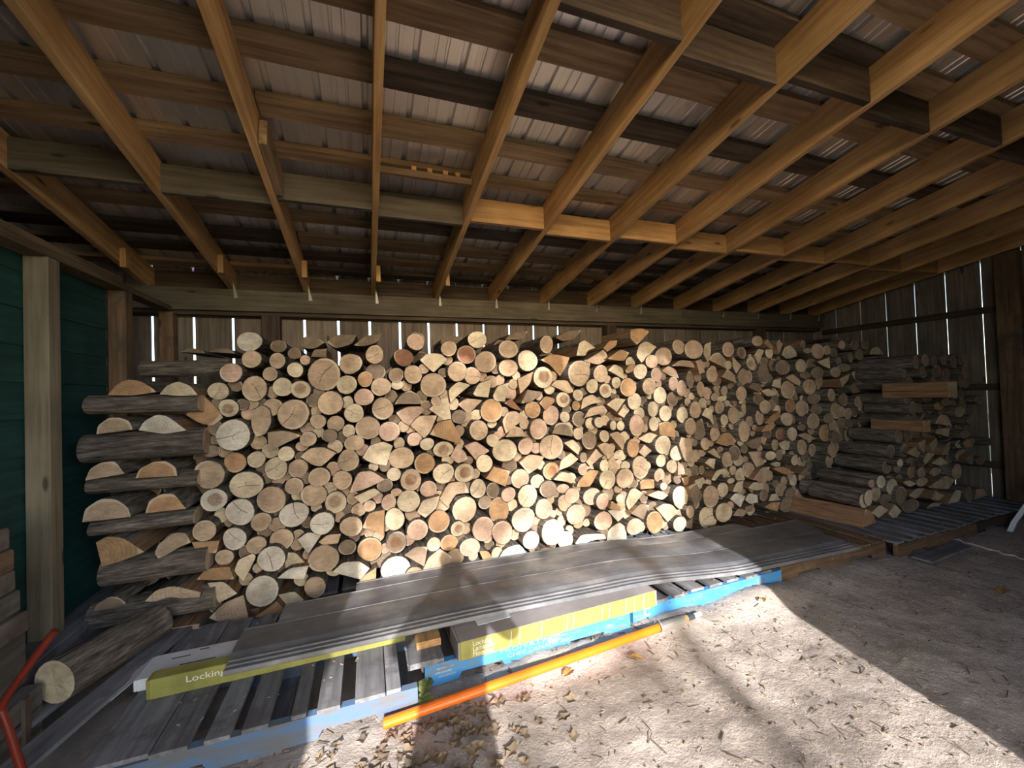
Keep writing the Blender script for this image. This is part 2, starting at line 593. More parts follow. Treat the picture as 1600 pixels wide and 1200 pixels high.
# ribbed sheets
def sheet_profile():
    p = []
    for k in range(4):
        b = k * .2285
        p += [(b, 0), (b + .008, .019), (b + .026, .019), (b + .034, 0), (b + .098, 0), (b + .102, .005), (b + .110, .005), (b + .114, 0),
              (b + .150, 0), (b + .154, .005), (b + .162, .005), (b + .166, 0)]
    return p + [(.9145, 0)]
prof = sheet_profile()
sv, sf = [], []
for k, (px, pz) in enumerate(prof):
    sv += [(px, -LEN / 2, pz), (px, LEN / 2, pz)]
for k in range(len(prof) - 1):
    sf.append((2 * k, 2 * k + 1, 2 * k + 3, 2 * k + 2))
sheet_me = None
xs = -2.5
while xs < 7.0:
    if sheet_me is None:
        o = mesh_obj('roof_sheet', sv, sf, M['metal'], ceiling)
        sheet_me = o.data
    else:
        o = link(bpy.data.objects.new('roof_sheet', sheet_me), ceiling)
    o.rotation_euler = (-ANG, 0, 0)
    yc = (Y0R + Y1R) / 2
    o.location = Vector((xs, yc, zr(yc))) + Vector((0, math.sin(ANG), math.cos(ANG))) * (RD + .039)
    xs += .9143

# ------------------------------------------------------------------ back wall
wall_back = empty('wall_back')
struct(wall_back, 'rear wall of vertical boards with daylight gaps behind the firewood', 'wall')
GAPS = [-2.42, -2.06, -1.757, -1.454, -1.153, -.853, -.556, -.251, .046, .345, .644, .952, 1.259, 1.565, 1.869, 2.187, 2.49, 2.8, 3.12,
        3.44, 3.758, 4.08, 4.403, 4.703, 5.027, 5.338, 5.66, 5.98, 6.29, 6.64]
NOGAP = {-2.42, -2.06, -.853, 2.49, 2.8, 3.12, 4.08, 6.29, 6.64}
for a, b in zip(GAPS, GAPS[1:]):
    ga = .001 if a in NOGAP else .011
    gb = .001 if b in NOGAP else .011
    if a > 3:
        ga, gb = ga * .6, gb * .6
    box('wall_board', a + ga, b - gb, 4.40, 4.42, -.05, 2.72, M['board'], wall_back)
box('top_plate', -2.42, 6.66, 4.25, 4.29, 2.305, 2.50, M['treated_shaded'], wall_back, .003)
box('top_plate', -2.42, 6.66, 4.292, 4.33, 2.27, 2.50, M['dark_x'], wall_back, .003)
box('girt', -2.42, 6.66, 4.362, 4.398, 2.262, 2.36, M['dark_x'], wall_back)
box('girt', -2.42, 6.66, 4.362, 4.398, .9, .99, M['dark_x'], wall_back)
for x0, x1 in ((-.895, -.745), (2.78, 2.92), (5.3, 5.44)):
    box('post', x0, x1, 4.262, 4.36, -.05, 2.269, M['dark_z'], wall_back, .003)
for i in range(len(RAFX) - 1):   # closes the eave between the rafter tails
    box('eave_block', RAFX[i] + .021, RAFX[i + 1] - .021, 4.36, 4.398, zr(4.38) + .002, zr(4.38) + .188, M['dark_x'], wall_back)

# ------------------------------------------------------------------ left wall: green building side and open corner
wall_left = empty('wall_left')
struct(wall_left, 'green lap-sided wall on the left with pale posts in front', 'wall')
z = .30
while z < 2.28:
    o = box('siding_board', -1.682, -1.664, -1.3, 3.53, z, min(z + .205, 2.29), M['green'], wall_left, rot=(0, math.radians(-2.6), 0))
    z += .19
box('sheathing', -1.72, -1.70, -1.3, 3.53, -.05, 2.29, M['dark_y'], wall_left)
box('corner_return', -2.42, -1.665, 3.535, 3.56, -.05, 2.29, M['dark_x'], wall_left)
for yf in (-.9, .4, 1.7, 2.81, 3.54, 4.27):
    box('post', -1.66, -1.56, yf, yf + .09, .30 if yf < 3.5 else -.05, 2.29, M['post'] if yf < 3.5 else M['brown_z'], wall_left, .003)
box('beam', -1.662, -1.558, -1.3, 4.25, 2.291, 2.329, M['beam'], wall_left, .002)
box('beam', -1.662, -1.558, -1.3, 3.5, 2.33, 2.368, M['beam'], wall_left, .002)
box('sill_timber', -1.70, -1.50, .6, 3.56, .14, .298, M['grey_y'], wall_left, .004)
box('sill_timber', -1.72, -1.56, -1.3, 3.56, -.05, .138, M['dark_y'], wall_left)
box('soffit_board', -2.42, -1.665, -1.3, 3.55, 2.292, 2.31, M['dark_y'], wall_left)
for k in range(20):
    y = -1.3 + k * .286
    box('wall_board', -2.44, -2.42, y, y + .285, -.05, zr(y + .14) + .2, M['dark_z'], wall_left)

# ------------------------------------------------------------------ right wall
wall_right = empty('wall_right')
struct(wall_right, 'right wall of brown vertical boards with bright gaps', 'wall')
RG = [4.44, 4.27, 4.07, 3.75, 3.45, 3.14, 2.845, 2.54, 2.23, 1.92, 1.61, 1.30, .99, .68, .37, .06, -.25, -.56, -.87, -1.2]
for a, b in zip(RG, RG[1:]):
    g = .0055 if a < 4.3 else .001
    box('wall_board', 6.65, 6.67, b + g, a - g, -.05, zr((a + b) / 2) + .2, M['board'], wall_right)
for zz in (2.20, 1.33, .45):
    box('girt', 6.612, 6.648, -1.2, 4.25, zz, zz + .075, M['dark_y'], wall_right)
for y in (2.30, .2):
    box('post', 6.53, 6.61, y - .09, y + .09, -.05, zr(y), M['brown_z'], wall_right, .003)

# ------------------------------------------------------------------ front wall with the wide doorway behind the camera
wall_front = empty('wall_front')
struct(wall_front, 'boarded front wall either side of the wide open doorway', 'wall')
YF = -1.05
JL, JR = -.85, 2.02
x = -2.42
while x < JL - .01:
    b = min(x + .3, JL)
    box('wall_board', x + .001, b - .001, YF, YF + .022, -.05, zr(YF) + .2, M['brown_z'], wall_front)
    x = b
x = JR
while x < 6.64:
    b = min(x + .3, 6.64)
    box('wall_board', x + .001, b - .001, YF, YF + .022, -.05, zr(YF) + .2, M['brown_z'], wall_front)
    x = b
box('door_jamb', JL - .05, JL, YF + .023, YF + .11, -.05, zr(YF), M['pine_z'], wall_front)
box('door_jamb', JR, JR + .05, YF + .023, YF + .11, -.05, zr(YF), M['pine_z'], wall_front)

# ------------------------------------------------------------------ pallets
def pallet(label, loc, rz, slats, stringer, deck, lx=1.22, ly=1.0, lettering=False, logo=False):
    """slats: (x0, x1) extents along the front; origin at the front left corner on the ground"""
    t = empty('pallet', loc, rz)
    tag(t, label, 'pallet', 'pallets under and in front of the firewood')
    # notched stringers: front, middle, rear
    pts = [(0, .016), (.17, .016), (.19, .05), (.41, .05), (.43, .016), (lx - .43, .016), (lx - .41, .05), (lx - .19, .05), (lx - .17, .016), (lx, .016), (lx, .122), (0, .122)]
    n = len(pts)
    for y in (0.0, ly / 2 - .019, ly - .038):
        vs = [(p[0], y, p[1]) for p in pts] + [(p[0], y + .038, p[1]) for p in pts]
        fs = [tuple(range(n)), tuple(reversed(range(n, 2 * n)))]
        fs = [tuple(range(n))] + [tuple(reversed(range(n, 2 * n)))]
        for k in range(n):
            k2 = (k + 1) % n
            fs.append((k2, k, n + k, n + k2))
        s = mesh_obj('stringer', vs, fs, M[stringer], t)
        if y == 0.0 and lettering:
            text('lettering', 'PROPERTY OF', .034, M['ink_faint'], s, (.40, -.0012, .085), (PI / 2, 0, 0), width=.36)
            text('lettering', 'CHEP CANADA INC', .030, M['ink_faint'], s, (.44, -.0012, .055), (PI / 2, 0, 0), width=.40)
            for k, (q, zz) in enumerate(((.06, .09), (.05, .07), (.07, .05))):
                box('stencil_mark', q, q + .09, -.0012, 0, zz, zz + .008, M['ink_faint'], s)
        if y == 0.0 and logo:
            vs, fs = [], []
            for k in range(25):
                a = math.radians(40 + k * 280 / 24)
                for rr in (.017, .030):
                    vs.append((.11 + rr * math.cos(a), -.0015, .085 + rr * math.sin(a)))
            for k in range(24):
                fs.append((2 * k, 2 * k + 1, 2 * k + 3, 2 * k + 2))
            mesh_obj('swirl_logo', vs, fs, M['ink_white'], s)
    for (a, b) in slats:
        jit = RND.uniform(-.008, .012)
        box('deck_board', a, b, jit, ly + jit, .1222, .1405, M[deck], t, .0015)
    for a, b in ((.0, .12), (lx / 2 - .06, lx / 2 + .06), (lx - .12, lx)):
        box('bottom_board', a, b, 0, ly, -.002, .0158, M[deck], t)
    return t
def even(n, wd, lx=1.22):
    st = (lx - wd) / (n - 1)
    return [(k * st, k * st + wd) for k in range(n)]
P1 = [(.02, .235), (.24, .365), (.42, .51), (.548, .644), (.73, .787), (.83, .924), (.985, 1.115), (1.12, 1.185)]
pallet('blue-edged pallet with wide grey slats at the left, nearest the camera', (-1.07, 1.99, 0), .0, P1, 'blue_worn', 'grey_y', 1.26)
pallet('blue pallet with white stencilled wording behind the orange pole', (.24, 2.12, 0), .012, even(8, .10), 'blue', 'grey_y', 1.24, lettering=True)
pallet('blue pallet with a white round logo beside the tip of the orange pole', (1.52, 2.16, 0), .015, even(8, .11), 'blue', 'grey_y', 1.31, logo=True)
pallet('bare brown pallet under the far end of the long grey panels', (2.86, 2.21, 0), -.01, even(7, .12), 'brown_x', 'brown_y', 1.22)
pallet('weathered brown pallet with open slats in front of the right stack', (4.10, 2.12, 0), .02, even(8, .105), 'brown_x', 'grey_y', 1.22)
pallet('farthest pallet, dark and slatted, by the right wall', (5.34, 2.16, 0), .01, even(8, .105), 'dark_x', 'grey_y', 1.22)
for k, xx in enumerate((-1.45, -.2, 1.05, 2.30, 3.55, 4.80)):
    pallet(['first', 'second', 'third', 'fourth', 'fifth', 'sixth'][k] + ' pallet from the green wall hidden beneath the firewood rows', (xx, 3.14 + .015 * k % .04, 0), 0, even(7, .11), 'brown_x', 'grey_y')

# ------------------------------------------------------------------ firewood
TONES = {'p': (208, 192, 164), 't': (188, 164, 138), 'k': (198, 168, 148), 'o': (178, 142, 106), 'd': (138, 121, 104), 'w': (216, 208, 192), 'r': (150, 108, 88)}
TWORD = {'p': 'pale cream', 't': 'tan', 'k': 'pinkish', 'o': 'orange', 'd': 'dull grey-brown', 'w': 'whitish', 'r': 'reddish dark'}
LOGS_MAIN = [
(3.065,'k',797,'r',-0.818,1.679,0.064,0.063),
(3.074,'t',626,'r',-0.705,1.767,0.057,0.059),
(3.079,'pc',678,'r',-0.893,1.563,0.059,0.058),
(3.09,'tc',1176,'r',-0.695,1.573,0.074,0.086),
(3.074,'ph',652,'r',-0.838,1.453,0.057,0.058),
(3.089,'o',1347,'p',[(-1.073,1.423),(-0.97,1.53),(-0.9,1.447),(-0.874,1.392),(-0.929,1.341),(-1.008,1.367)]),
(3.017,'wc',1938,'r',-0.801,1.281,0.097,0.099),
(3.052,'t',1107,'p',[(-0.712,1.386),(-0.692,1.44),(-0.644,1.465),(-0.602,1.435),(-0.594,1.347),(-0.629,1.273),(-0.686,1.257),(-0.708,1.321)]),
(3.09,'p',545,'r',-0.694,1.108,0.055,0.054),
(3.067,'og',830,'r',-0.807,1.103,0.064,0.066),
(3.087,'d',391,'r',-0.941,1.183,0.049,0.04),
(3.024,'t',1573,'r',-0.935,1.046,0.085,0.088),
(3.053,'pc',1632,'r',-0.744,0.955,0.099,0.086),
(3.035,'wh',1096,'r',-0.916,0.883,0.072,0.073),
(3.059,'wc',1409,'r',-0.784,0.785,0.082,0.088),
(3.061,'tg',682,'r',-0.669,0.705,0.059,0.062),
(3.016,'t',894,'r',-0.963,0.705,0.062,0.067),
(3.032,'wc',948,'r',-0.809,0.627,0.067,0.071),
(3.037,'o',612,'p',[(-1.038,0.639),(-0.89,0.627),(-0.909,0.552),(-1.013,0.574)]),
(3.088,'t',622,'r',-0.704,0.551,0.059,0.057),
(3.076,'t',515,'r',-0.879,0.506,0.053,0.049),
(3.028,'o',829,'p',[(-1.011,0.411),(-0.963,0.469),(-0.84,0.458),(-0.815,0.375),(-0.912,0.388)]),
(3.079,'p',729,'p',[(-0.83,0.407),(-0.806,0.477),(-0.722,0.506),(-0.703,0.481),(-0.752,0.382),(-0.781,0.334)]),
(3.026,'p',792,'p',[(-0.956,0.381),(-0.869,0.374),(-0.799,0.283),(-0.898,0.246)]),
(3.064,'t',1650,'p',[(-0.965,0.149),(-0.884,0.226),(-0.775,0.256),(-0.75,0.092),(-0.86,0.074)]),
(3.025,'wg',1803,'r',-0.662,0.273,0.093,0.102),
(3.015,'o',664,'p',[(-0.703,0.123),(-0.58,0.198),(-0.515,0.098),(-0.629,0.091)]),
(3.085,'p',587,'p',[(-0.588,0.206),(-0.489,0.214),(-0.43,0.141),(-0.531,0.101)]),
(3.032,'p',374,'p',[(-0.51,0.099),(-0.406,0.164),(-0.367,0.09),(-0.496,0.079)]),
(3.032,'t',802,'r',-0.358,0.236,0.065,0.073),
(3.094,'o',479,'p',[(-0.32,-0.011),(-0.239,0.051),(-0.122,-0.008),(-0.177,-0.042)]),
(3.085,'tc',468,'r',-0.558,1.756,0.048,0.055),
(3.038,'k',186,'r',-0.385,1.757,0.032,0.034),
(3.092,'t',374,'r',-0.604,1.668,0.045,0.047),
(3.058,'p',433,'r',-0.449,1.692,0.049,0.052),
(3.069,'p',683,'r',-0.528,1.579,0.059,0.066),
(3.031,'ph',638,'r',-0.416,1.559,0.062,0.06),
(3.09,'tc',1945,'r',-0.274,1.66,0.107,0.115),
(3.07,'tg',839,'r',-0.102,1.732,0.076,0.073),
(3.092,'tc',616,'r',0.061,1.798,0.065,0.067),
(3.086,'pg',682,'r',-0.131,1.585,0.068,0.067),
(3.039,'o',416,'r',-0.008,1.619,0.05,0.056),
(3.044,'k',599,'r',-0.019,1.493,0.064,0.063),
(3.028,'t',662,'r',0.096,1.563,0.068,0.068),
(3.027,'tc',855,'r',0.104,1.407,0.076,0.078),
(3.02,'t',1094,'r',-0.235,1.46,0.08,0.084),
(3.039,'tc',1733,'r',-0.463,1.395,0.098,0.101),
(3.063,'tg',409,'r',-0.318,1.339,0.05,0.05),
(3.015,'t',871,'p',[(-0.612,1.287),(-0.512,1.293),(-0.413,1.253),(-0.491,1.217),(-0.608,1.161)]),
(3.069,'tg',450,'r',-0.382,1.222,0.052,0.052),
(3.042,'d',364,'r',-0.248,1.238,0.051,0.045),
(3.04,'pc',660,'r',-0.087,1.384,0.067,0.065),
(3.08,'p',302,'r',-0.125,1.26,0.044,0.046),
(3.053,'t',1014,'r',0.001,1.275,0.083,0.083),
(3.04,'kg',747,'r',0.145,1.242,0.075,0.071),
(3.053,'t',567,'r',-0.091,1.176,0.069,0.054),
(3.071,'r',590,'r',0.261,1.775,0.071,0.063),
(3.02,'k',515,'r',0.345,1.884,0.062,0.063),
(3.093,'dh',400,'r',0.206,1.647,0.055,0.054),
(3.017,'t',599,'r',0.321,1.646,0.065,0.069),
(3.075,'p',704,'p',[(0.378,1.756),(0.435,1.807),(0.539,1.802),(0.585,1.755),(0.478,1.661),(0.441,1.689)]),
(3.083,'t',1121,'r',0.474,1.565,0.096,0.095),
(3.016,'d',585,'p',[(0.185,1.436),(0.221,1.493),(0.292,1.536),(0.353,1.497),(0.387,1.428)]),
(3.078,'k',734,'p',[(0.195,1.371),(0.276,1.413),(0.385,1.409),(0.401,1.38),(0.29,1.27),(0.238,1.305)]),
(3.044,'t',825,'p',[(0.292,1.276),(0.356,1.345),(0.489,1.338),(0.435,1.216),(0.388,1.173)]),
(3.061,'k',362,'r',0.322,1.171,0.053,0.052),
(3.016,'p',306,'r',0.405,1.135,0.052,0.045),
(3.019,'p',450,'r',-0.508,1.139,0.049,0.051),
(3.029,'pc',938,'r',-0.57,1.047,0.068,0.075),
(3.091,'t',662,'r',-0.45,1.025,0.061,0.065),
(3.031,'t',990,'p',[(-0.428,1.111),(-0.37,1.164),(-0.286,1.166),(-0.205,1.117),(-0.3,1.032),(-0.357,1.05)]),
(3.075,'tc',826,'r',-0.133,1.054,0.073,0.075),
(3.089,'p',1120,'p',[(-0.043,1.064),(0.01,1.149),(0.104,1.169),(0.169,1.133),(0.121,0.991),(0.057,1.006),(-0.002,1.03)]),
(3.09,'t',985,'r',0.228,1.038,0.091,0.082),
(3.043,'o',748,'r',0.387,0.991,0.075,0.078),
(3.043,'t',768,'r',-0.317,0.962,0.069,0.067),
(3.057,'t',576,'r',-0.472,0.915,0.059,0.056),
(3.077,'t',1027,'r',-0.357,0.838,0.085,0.075),
(3.024,'tg',1380,'r',-0.599,0.849,0.084,0.089),
(3.075,'t',653,'r',-0.175,0.921,0.064,0.067),
(3.079,'ph',840,'r',-0.221,0.772,0.072,0.075),
(3.084,'wc',1308,'r',-0.482,0.722,0.092,0.084),
(3.018,'wc',985,'r',-0.303,0.656,0.078,0.076),
(3.091,'tg',910,'r',-0.558,0.564,0.072,0.073),
(3.022,'k',965,'p',[(-0.133,0.837),(-0.074,0.977),(0.017,0.977),(0.107,0.906),(-0.036,0.851)]),
(3.042,'p',429,'p',[(-0.103,0.803),(0.03,0.853),(0.075,0.813),(-0.056,0.749)]),
(3.064,'t',253,'r',-0.003,0.723,0.042,0.042),
(3.088,'p',337,'r',0.171,0.925,0.05,0.05),
(3.042,'th',814,'r',0.286,0.881,0.073,0.083),
(3.089,'k',486,'r',0.416,0.791,0.062,0.063),
(3.059,'d',347,'r',0.105,0.856,0.056,0.045),
(3.04,'t',156,'r',0.181,0.804,0.039,0.029),
(3.04,'k',433,'r',0.128,0.738,0.053,0.058),
(3.029,'p',888,'r',0.264,0.733,0.081,0.081),
(3.021,'p',635,'p',[(0.319,0.648),(0.362,0.733),(0.489,0.746),(0.459,0.657),(0.376,0.6)]),
(3.027,'p',770,'r',0.163,0.618,0.071,0.078),
(3.07,'k',794,'r',0.324,0.505,0.076,0.08),
(3.095,'o',862,'r',0.487,0.536,0.08,0.089),
(3.028,'o',855,'p',[(-0.054,0.588),(-0.01,0.686),(0.099,0.694),(0.085,0.511),(0.036,0.549)]),
(3.019,'t',792,'r',-0.123,0.61,0.072,0.071),
(3.094,'o',1041,'r',-0.007,0.41,0.084,0.087),
(3.058,'d',473,'r',-0.153,0.459,0.057,0.054),
(3.047,'dh',771,'r',0.172,0.446,0.073,0.076),
(3.034,'p',337,'r',0.435,0.395,0.05,0.053),
(3.063,'t',1471,'r',-0.304,0.404,0.095,0.096),
(3.081,'wc',1254,'r',0.162,0.249,0.102,0.091),
(3.051,'w',613,'p',[(-0.459,0.562),(-0.398,0.603),(-0.31,0.577),(-0.393,0.46),(-0.408,0.471)]),
(3.049,'t',374,'p',[(-0.333,0.526),(-0.274,0.568),(-0.191,0.56),(-0.212,0.499),(-0.306,0.501)]),
(3.019,'wc',1289,'r',-0.606,0.471,0.081,0.085),
(3.088,'p',489,'p',[(-0.544,0.477),(-0.477,0.466),(-0.422,0.389),(-0.539,0.368)]),
(3.018,'w',614,'p',[(-0.578,0.343),(-0.505,0.394),(-0.391,0.39),(-0.419,0.305)]),
(3.054,'d',620,'p',[(0.224,0.343),(0.305,0.393),(0.395,0.379),(0.364,0.237)]),
(3.082,'t',871,'p',[(0.35,0.194),(0.399,0.287),(0.484,0.338),(0.577,0.267),(0.555,0.195)]),
(3.025,'w',976,'p',[(-0.253,0.32),(-0.181,0.375),(-0.077,0.365),(-0.01,0.302),(-0.072,0.236)]),
(3.074,'t',433,'r',0.599,1.841,0.063,0.059),
(3.091,'rh',620,'r',0.738,1.797,0.077,0.072),
(3.065,'pc',579,'r',0.822,1.911,0.078,0.067),
(3.078,'t',845,'r',0.887,1.738,0.091,0.086),
(3.024,'t',627,'r',1.062,1.833,0.085,0.07),
(3.05,'p',748,'r',1.233,1.743,0.09,0.085),
(3.027,'t',418,'r',1.396,1.873,0.061,0.073),
(3.083,'tg',599,'r',1.076,1.689,0.083,0.072),
(3.039,'t',682,'r',0.651,1.664,0.075,0.077),
(3.051,'tc',515,'r',0.77,1.63,0.069,0.066),
(3.095,'o',716,'p',[(1.369,1.752),(1.469,1.805),(1.639,1.772),(1.612,1.708),(1.543,1.613),(1.453,1.71)]),
(3.083,'p',381,'p',[(1.699,1.787),(1.728,1.895),(1.79,1.923),(1.887,1.853),(1.811,1.83),(1.784,1.782)]),
(3.093,'t',416,'p',[(1.782,1.737),(1.884,1.791),(1.988,1.847),(2.023,1.758),(1.918,1.703)]),
(3.051,'ph',747,'r',1.366,1.604,0.09,0.088),
(3.054,'tc',1033,'r',1.703,1.634,0.108,0.112),
(3.073,'t',448,'r',1.926,1.626,0.076,0.075),
(3.053,'p',300,'r',1.824,1.521,0.06,0.061),
(3.038,'ph',320,'r',1.946,1.478,0.063,0.064),
(3.047,'p',484,'p',[(0.577,1.525),(0.656,1.59),(0.753,1.559),(0.643,1.476),(0.593,1.425)]),
(3.027,'p',490,'p',[(0.766,1.49),(0.808,1.566),(0.92,1.602),(0.885,1.457),(0.785,1.47)]),
(3.045,'p',467,'p',[(0.925,1.467),(0.969,1.544),(1.069,1.571),(1.027,1.418),(0.944,1.427)]),
(3.094,'p',717,'p',[(0.435,1.386),(0.522,1.458),(0.584,1.47),(0.608,1.291),(0.559,1.289)]),
(3.092,'t',469,'p',[(0.656,1.412),(0.726,1.458),(0.857,1.438),(0.742,1.331)]),
(3.065,'o',923,'r',0.92,1.352,0.094,0.092),
(3.055,'d',381,'r',0.662,1.317,0.063,0.052),
(3.042,'o',1028,'p',[(0.429,1.2),(0.488,1.29),(0.592,1.303),(0.664,1.166),(0.657,1.109),(0.54,1.156)]),
(3.022,'t',669,'r',0.799,1.21,0.075,0.078),
(3.037,'p',293,'r',0.913,1.122,0.051,0.053),
(3.078,'t',633,'p',[(1.007,1.264),(1.051,1.331),(1.127,1.343),(1.206,1.273),(1.111,1.217),(1.035,1.162)]),
(3.084,'t',323,'p',[(1.034,1.136),(1.101,1.222),(1.176,1.197),(1.212,1.128)]),
(3.044,'k',654,'r',1.305,1.186,0.077,0.088),
(3.078,'k',555,'r',1.437,1.289,0.074,0.082),
(3.077,'oc',467,'r',1.274,1.342,0.069,0.071),
(3.071,'o',295,'p',[(1.332,1.393),(1.391,1.453),(1.492,1.418),(1.386,1.329)]),
(3.068,'r',198,'p',[(1.029,1.407),(1.084,1.445),(1.187,1.33),(1.091,1.364)]),
(3.076,'t',390,'p',[(1.151,1.596),(1.291,1.655),(1.259,1.553),(1.169,1.474)]),
(3.044,'d',346,'p',[(1.163,1.399),(1.221,1.508),(1.352,1.483),(1.25,1.405)]),
(3.071,'t',402,'p',[(1.444,1.539),(1.492,1.58),(1.598,1.578),(1.653,1.48),(1.605,1.461)]),
(3.037,'ph',367,'r',1.533,1.416,0.064,0.064),
(3.054,'pg',207,'r',1.684,1.448,0.049,0.05),
(3.077,'o',138,'r',1.675,1.359,0.039,0.042),
(3.07,'t',352,'p',[(1.713,1.324),(1.735,1.419),(1.835,1.453),(1.931,1.379),(1.819,1.367)]),
(3.039,'t',349,'p',[(1.725,1.253),(1.783,1.336),(1.92,1.356),(1.961,1.295)]),
(3.091,'p',192,'r',1.571,1.267,0.047,0.047),
(3.067,'d',350,'r',1.689,1.246,0.063,0.066),
(3.061,'p',213,'r',1.797,1.2,0.049,0.053),
(3.016,'p',176,'r',1.855,1.209,0.046,0.046),
(3.059,'p',207,'r',1.675,1.121,0.049,0.05),
(3.035,'d',467,'p',[(1.423,1.143),(1.46,1.223),(1.553,1.228),(1.614,1.162),(1.606,1.105)]),
(3.069,'d',480,'r',1.786,1.056,0.073,0.079),
(3.052,'p',213,'r',1.926,1.084,0.05,0.053),
(3.08,'ph',572,'r',0.534,1.078,0.078,0.061),
(3.067,'k',420,'p',[(0.583,1.019),(0.634,1.105),(0.7,1.047),(0.718,0.988),(0.639,0.961)]),
(3.079,'k',558,'p',[(0.694,1.092),(0.789,1.124),(0.898,1.037),(0.784,0.973)]),
(3.043,'pg',973,'r',1.011,1.035,0.1,0.093),
(3.067,'p',522,'r',0.848,0.945,0.068,0.07),
(3.074,'k',450,'r',1.201,1.05,0.068,0.068),
(3.081,'tc',1041,'r',1.432,1.026,0.112,0.103),
(3.043,'p',272,'p',[(1.528,1.057),(1.617,1.082),(1.685,1.008),(1.659,0.947)]),
(3.082,'t',649,'p',[(1.143,0.921),(1.227,0.984),(1.366,0.952),(1.312,0.864),(1.221,0.822)]),
(3.085,'t',380,'p',[(1.496,0.825),(1.517,0.907),(1.613,0.962),(1.683,0.903),(1.597,0.847)]),
(3.07,'oh',485,'r',1.416,0.829,0.074,0.072),
(3.093,'p',322,'r',1.299,0.754,0.061,0.056),
(3.092,'k',619,'r',1.15,0.791,0.078,0.08),
(3.056,'o',648,'p',[(0.851,0.829),(0.92,0.915),(1.054,0.868),(1.013,0.748)]),
(3.057,'ph',674,'r',0.687,0.888,0.078,0.075),
(3.028,'pc',770,'r',0.521,0.907,0.081,0.076),
(3.082,'pc',540,'r',0.795,0.752,0.068,0.072),
(3.09,'d',364,'r',0.916,0.723,0.054,0.064),
(3.053,'k',371,'r',1.032,0.685,0.062,0.058),
(3.07,'d',322,'r',0.844,0.642,0.055,0.053),
(3.073,'t',865,'p',[(0.491,0.71),(0.561,0.824),(0.687,0.825),(0.723,0.73),(0.616,0.733),(0.551,0.637)]),
(3.073,'t',1094,'r',0.681,0.607,0.097,0.098),
(3.029,'ph',393,'r',0.617,0.484,0.056,0.058),
(3.077,'o',902,'r',0.956,0.566,0.085,0.1),
(3.061,'pc',765,'r',1.197,0.652,0.084,0.093),
(3.068,'dg',504,'r',1.385,0.684,0.076,0.072),
(3.049,'w',989,'r',1.15,0.474,0.101,0.097),
(3.065,'k',619,'r',1.337,0.529,0.081,0.081),
(3.077,'k',200,'r',1.523,0.672,0.058,0.039),
(3.066,'k',399,'r',1.599,0.605,0.068,0.068),
(3.073,'t',396,'r',1.533,0.552,0.064,0.07),
(3.017,'t',339,'p',[(1.411,0.769),(1.481,0.828),(1.572,0.804),(1.615,0.717)]),
(3.028,'k',182,'r',1.689,0.824,0.043,0.049),
(3.05,'d',128,'r',1.712,0.919,0.036,0.042),
(3.067,'t',287,'p',[(1.745,0.877),(1.848,0.981),(1.908,0.917),(1.78,0.831)]),
(3.033,'p',200,'r',1.902,0.834,0.046,0.053),
(3.07,'o',504,'p',[(1.645,0.672),(1.671,0.722),(1.772,0.808),(1.87,0.787),(1.778,0.657)]),
(3.065,'k',522,'r',1.788,0.578,0.088,0.072),
(3.018,'k',364,'r',1.863,0.54,0.064,0.069),
(3.053,'k',682,'r',1.625,0.45,0.091,0.086),
(3.033,'k',597,'r',1.871,0.367,0.086,0.085),
(3.019,'w',1039,'r',1.389,0.346,0.106,0.104),
(3.026,'w',540,'r',1.201,0.31,0.072,0.075),
(3.04,'w',500,'r',1.51,0.257,0.072,0.077),
(3.03,'w',479,'p',[(1.592,0.222),(1.653,0.285),(1.87,0.263),(1.893,0.217),(1.734,0.221),(1.649,0.182)]),
(3.03,'k',934,'r',0.812,0.455,0.087,0.095),
(3.018,'k',858,'r',0.961,0.409,0.084,0.094),
(3.052,'k',660,'r',0.709,0.322,0.08,0.072),
(3.045,'o',485,'r',0.549,0.386,0.066,0.061),
(3.064,'w',912,'p',[(0.922,0.175),(0.987,0.262),(1.115,0.286),(1.212,0.145),(1.109,0.133)]),
(3.062,'o',364,'r',1.336,0.165,0.072,0.054),
(3.034,'o',388,'p',[(0.776,0.289),(0.845,0.282),(0.917,0.16),(0.831,0.146)]),
(3.087,'p',480,'r',0.703,0.146,0.074,0.059),
(3.015,'o',199,'p',[(0.449,0.154),(0.515,0.197),(0.569,0.141),(0.54,0.115)]),
(3.047,'p',285,'p',[(1.984,1.655),(2.05,1.709),(2.139,1.67),(2.148,1.569),(2.059,1.615)]),
(3.037,'o',130,'p',[(2.151,1.646),(2.193,1.695),(2.266,1.706),(2.243,1.644),(2.176,1.623)]),
(3.048,'p',373,'r',2.322,1.639,0.076,0.069),
(3.024,'t',308,'r',2.433,1.726,0.072,0.061),
(3.082,'t',541,'r',2.613,1.777,0.1,0.083),
(3.045,'p',565,'p',[(2.275,1.783),(2.32,1.885),(2.403,1.914),(2.512,1.863),(2.41,1.772),(2.332,1.715)]),
(3.018,'o',432,'p',[(2.205,1.93),(2.215,2.008),(2.323,2.027),(2.409,1.995),(2.345,1.932),(2.275,1.875)]),
(3.064,'o',201,'p',[(1.955,1.849),(2.022,1.916),(2.1,1.917),(2.091,1.872),(1.992,1.816)]),
(3.023,'o',325,'p',[(1.971,1.751),(2.102,1.838),(2.192,1.805),(2.136,1.728)]),
(3.059,'t',320,'r',2.771,1.865,0.073,0.069),
(3.042,'t',619,'r',2.933,1.838,0.109,0.093),
(3.061,'p',263,'p',[(3.064,1.796),(3.085,1.893),(3.172,1.918),(3.155,1.747),(3.114,1.723)]),
(3.092,'t',368,'p',[(3.163,1.74),(3.214,1.802),(3.295,1.82),(3.388,1.739),(3.392,1.651)]),
